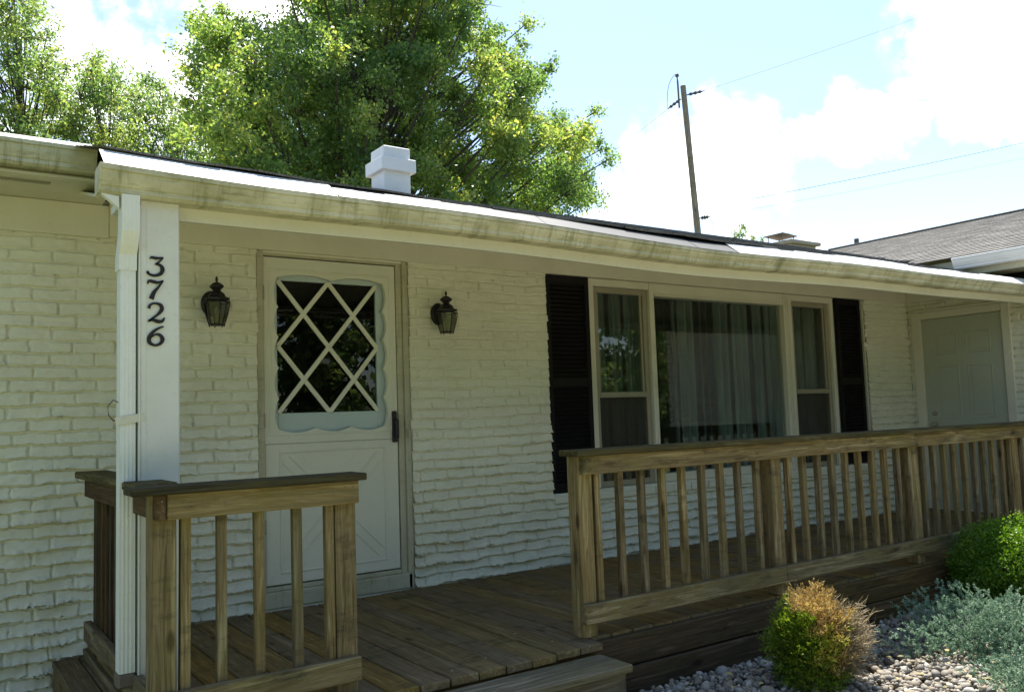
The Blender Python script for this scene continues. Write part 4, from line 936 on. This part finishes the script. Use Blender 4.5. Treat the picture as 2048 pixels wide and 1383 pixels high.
def sprays(mask, mat, name, lab, m=7, L0=.042):
    S, Dd = P[mask], D[mask]; n = len(S)
    if n == 0: return
    ax = Dd*.7+rdir(n)*.5+np.array([0, 0, .5]); ax /= np.linalg.norm(ax, axis=1)[:, None]; pl = rdir(n); tt = RNG.random((n, m)); C = S[:, None]+ax[:, None]*(tt*L0)[..., None]
    side = np.cross(ax, pl); side /= np.linalg.norm(side, axis=1)[:, None]; sg = np.where(RNG.random((n, m)) < .5, -1, 1)[..., None]
    dd = ax[:, None]*.8+side[:, None]*sg*.6+RNG.normal(size=(n, m, 3))*.12; L = RNG.uniform(.011, .023, n*m)
    V, F = leaf_quads(C.reshape(-1, 3)+dd.reshape(-1, 3)*L[:, None]*.4, dd.reshape(-1, 3), np.repeat(pl, m, 0)+RNG.normal(size=(n*m, 3))*.2, L, L*.34, .05)
    o = np_mesh(name, V, F, mat, t, rnd=np.repeat(np.clip(RNG.beta(3, 3, n*m), 0, 1), 4)); o['label'] = lab
sprays(cls == 0, M_ARBG, 'foliage', 'green foliage'); sprays(cls == 1, M_ARBY, 'foliage', 'golden brown dead foliage'); sprays(cls == 2, M_ARBL, 'foliage', 'lime yellow foliage')
b = MB(); S, Dd = P[cls == 3], D[cls == 3]
for k in range(0, len(S)):
    e = Vector(S[k]); d = Vector(Dd[k]); st = Vector(ac)+(e-Vector(ac))*.35; e2 = e+d*random.uniform(.0, .05)+Vector((0, 0, .05))
    q = bez(st, st.lerp(e2, .6)+Vector((0, 0, -.03)), e2, 5); b.tube(q, [.0028, .0024, .002, .0015, .0007], 3, cap=False)
    for _ in range(3):
        s = q[random.randint(2, 4)]; dd = (d*.6+Vector(rdir(1, .7)[0])*.7).normalized()*random.uniform(.025, .06); b.tube([s, s+dd], [.0014, .0005], 3, cap=False)
o = b.build('dry_twigs', M_TWIG, t); o['label'] = 'bare tan dry twigs'

# tree line across the street (seen only as reflections in the glass)
rs = random.Random(77); cl = []
for k in range(190):
    x = rs.uniform(-18, 56); z = rs.uniform(.3, 8.2); cl.append(((x, -19+rs.uniform(-2, 2)+.1*abs(x), z), rs.uniform(1.0, 1.9)))
V, F, rn = crown(cl, 620, .27, .16); o = np_mesh('tree_line', V, F, M_LEAF2, rnd=rn); tag(o, 'green trees across the street reflected in the window glass', 'trees', kind='stuff')

# ------------------------------------------------------------------ utility pole and lines
base = Vector((18.65, 13.0, GZ)); pt = Vector(at_y(1366, 172, 13.0)); pb = Vector(at_y(1397, 478, 13.0)); dirp = (pt-pb).normalized(); pbase = pb-dirp*((pb.z-GZ)/dirp.z)
t = thing('utility_pole', 'tall bare wooden utility pole leaning slightly behind the roof', 'utility pole', tuple(pbase))
b = MB(); b.tube([pbase.lerp(pt, f) for f in np.linspace(0, 1, 6)], [.125-.04*f for f in np.linspace(0, 1, 6)], 14); b.build('pole', M_POLE, t)
sidev = Vector((RT.x, RT.y, 0)); tp = pt
def ins(a, c, r=.05):
    b = MB(); a, c = Vector(a), Vector(c); q = [a.lerp(c, f) for f in np.linspace(0, 1, 9)]; b.tube(q, [.018, .02, r, r*.5, r*1.1, r*.5, r, .02, .015], 8); return b.build('insulator', M_CERAM, t)
L1 = tp+Vector((0, 0, -.42))-sidev*.09; L2 = L1-sidev*.42+Vector((0, 0, -.30)); ins(L1, L2, .055)
Rr1 = tp+Vector((0, 0, -.30))+sidev*.08; Rr2 = Rr1+sidev*.58+Vector((0, 0, .12)); ins(Rr1, Rr2, .055)
b = MB(); b.tube([tp-sidev*.15+Vector((0, 0, -.7)), tp-sidev*.16+Vector((0, 0, .12)), tp-sidev*.17+Vector((0, 0, .3))], [.03, .03, .015], 8); b.lathe([(.03, 0), (.06, .03), (.06, .09), (.03, .12)], tuple(tp-sidev*.17+Vector((0, 0, .28))), 8); b.build('pole_top_pin', M_CERAM, t)
low = pbase.lerp(pt, (at_y(1395, 437, 13).z-GZ)/(pt.z-GZ)); ins(low+sidev*.10, low+sidev*.42+Vector((0, 0, .04)), .07)
b = MB(); b.tube(bez(L2, L2+Vector((.0, 0, .9))-sidev*.05, tp-sidev*.17+Vector((0, 0, .42))), .008, 5); b.build('jumper_wire', M_CABLE, t)
b = MB(); b.tube(bez(low+sidev*.42, low+sidev*.8-Vector((0, 0, .7)), low+sidev*.3-Vector((0, 0, .62))), .008, 5); b.build('jumper_wire', M_CABLE, t)
b = MB(); b.tube([tp-sidev*.12-Vector((0, 0, 1.2)), tp-sidev*.42-Vector((0, 0, 2.2))], .008, 4); b.build('jumper_wire', M_CABLE, t)
def wire(label, a, c, sg, r=.008):
    a, c = Vector(a), Vector(c); b = MB(); q = [a.lerp(c, f)+Vector((0, 0, -4*sg*f*(1-f))) for f in np.linspace(0, 1, 15)]; b.tube(q, r, 5); o = b.build('power_line', M_CABLE); tag(o, label, 'power line')
wire('thin power line running from the pole top down behind the tall tree', L2, at_y(1000, 470, 15), .05, .005)
wire('thin power line rising from the pole top to the upper right', Rr2, at_y(2300, -150, 13), .3, .004)
wire('thick twisted service cable crossing the sky above the wing roof', low+sidev*.14+Vector((0, 0, .3)), at_y(2300, 225, 11), .15, .008)
wire('thin lower cable crossing the sky just above the wing roof', low+sidev*.42+Vector((0, 0, .05)), at_y(2300, 262, 11), .12, .004)
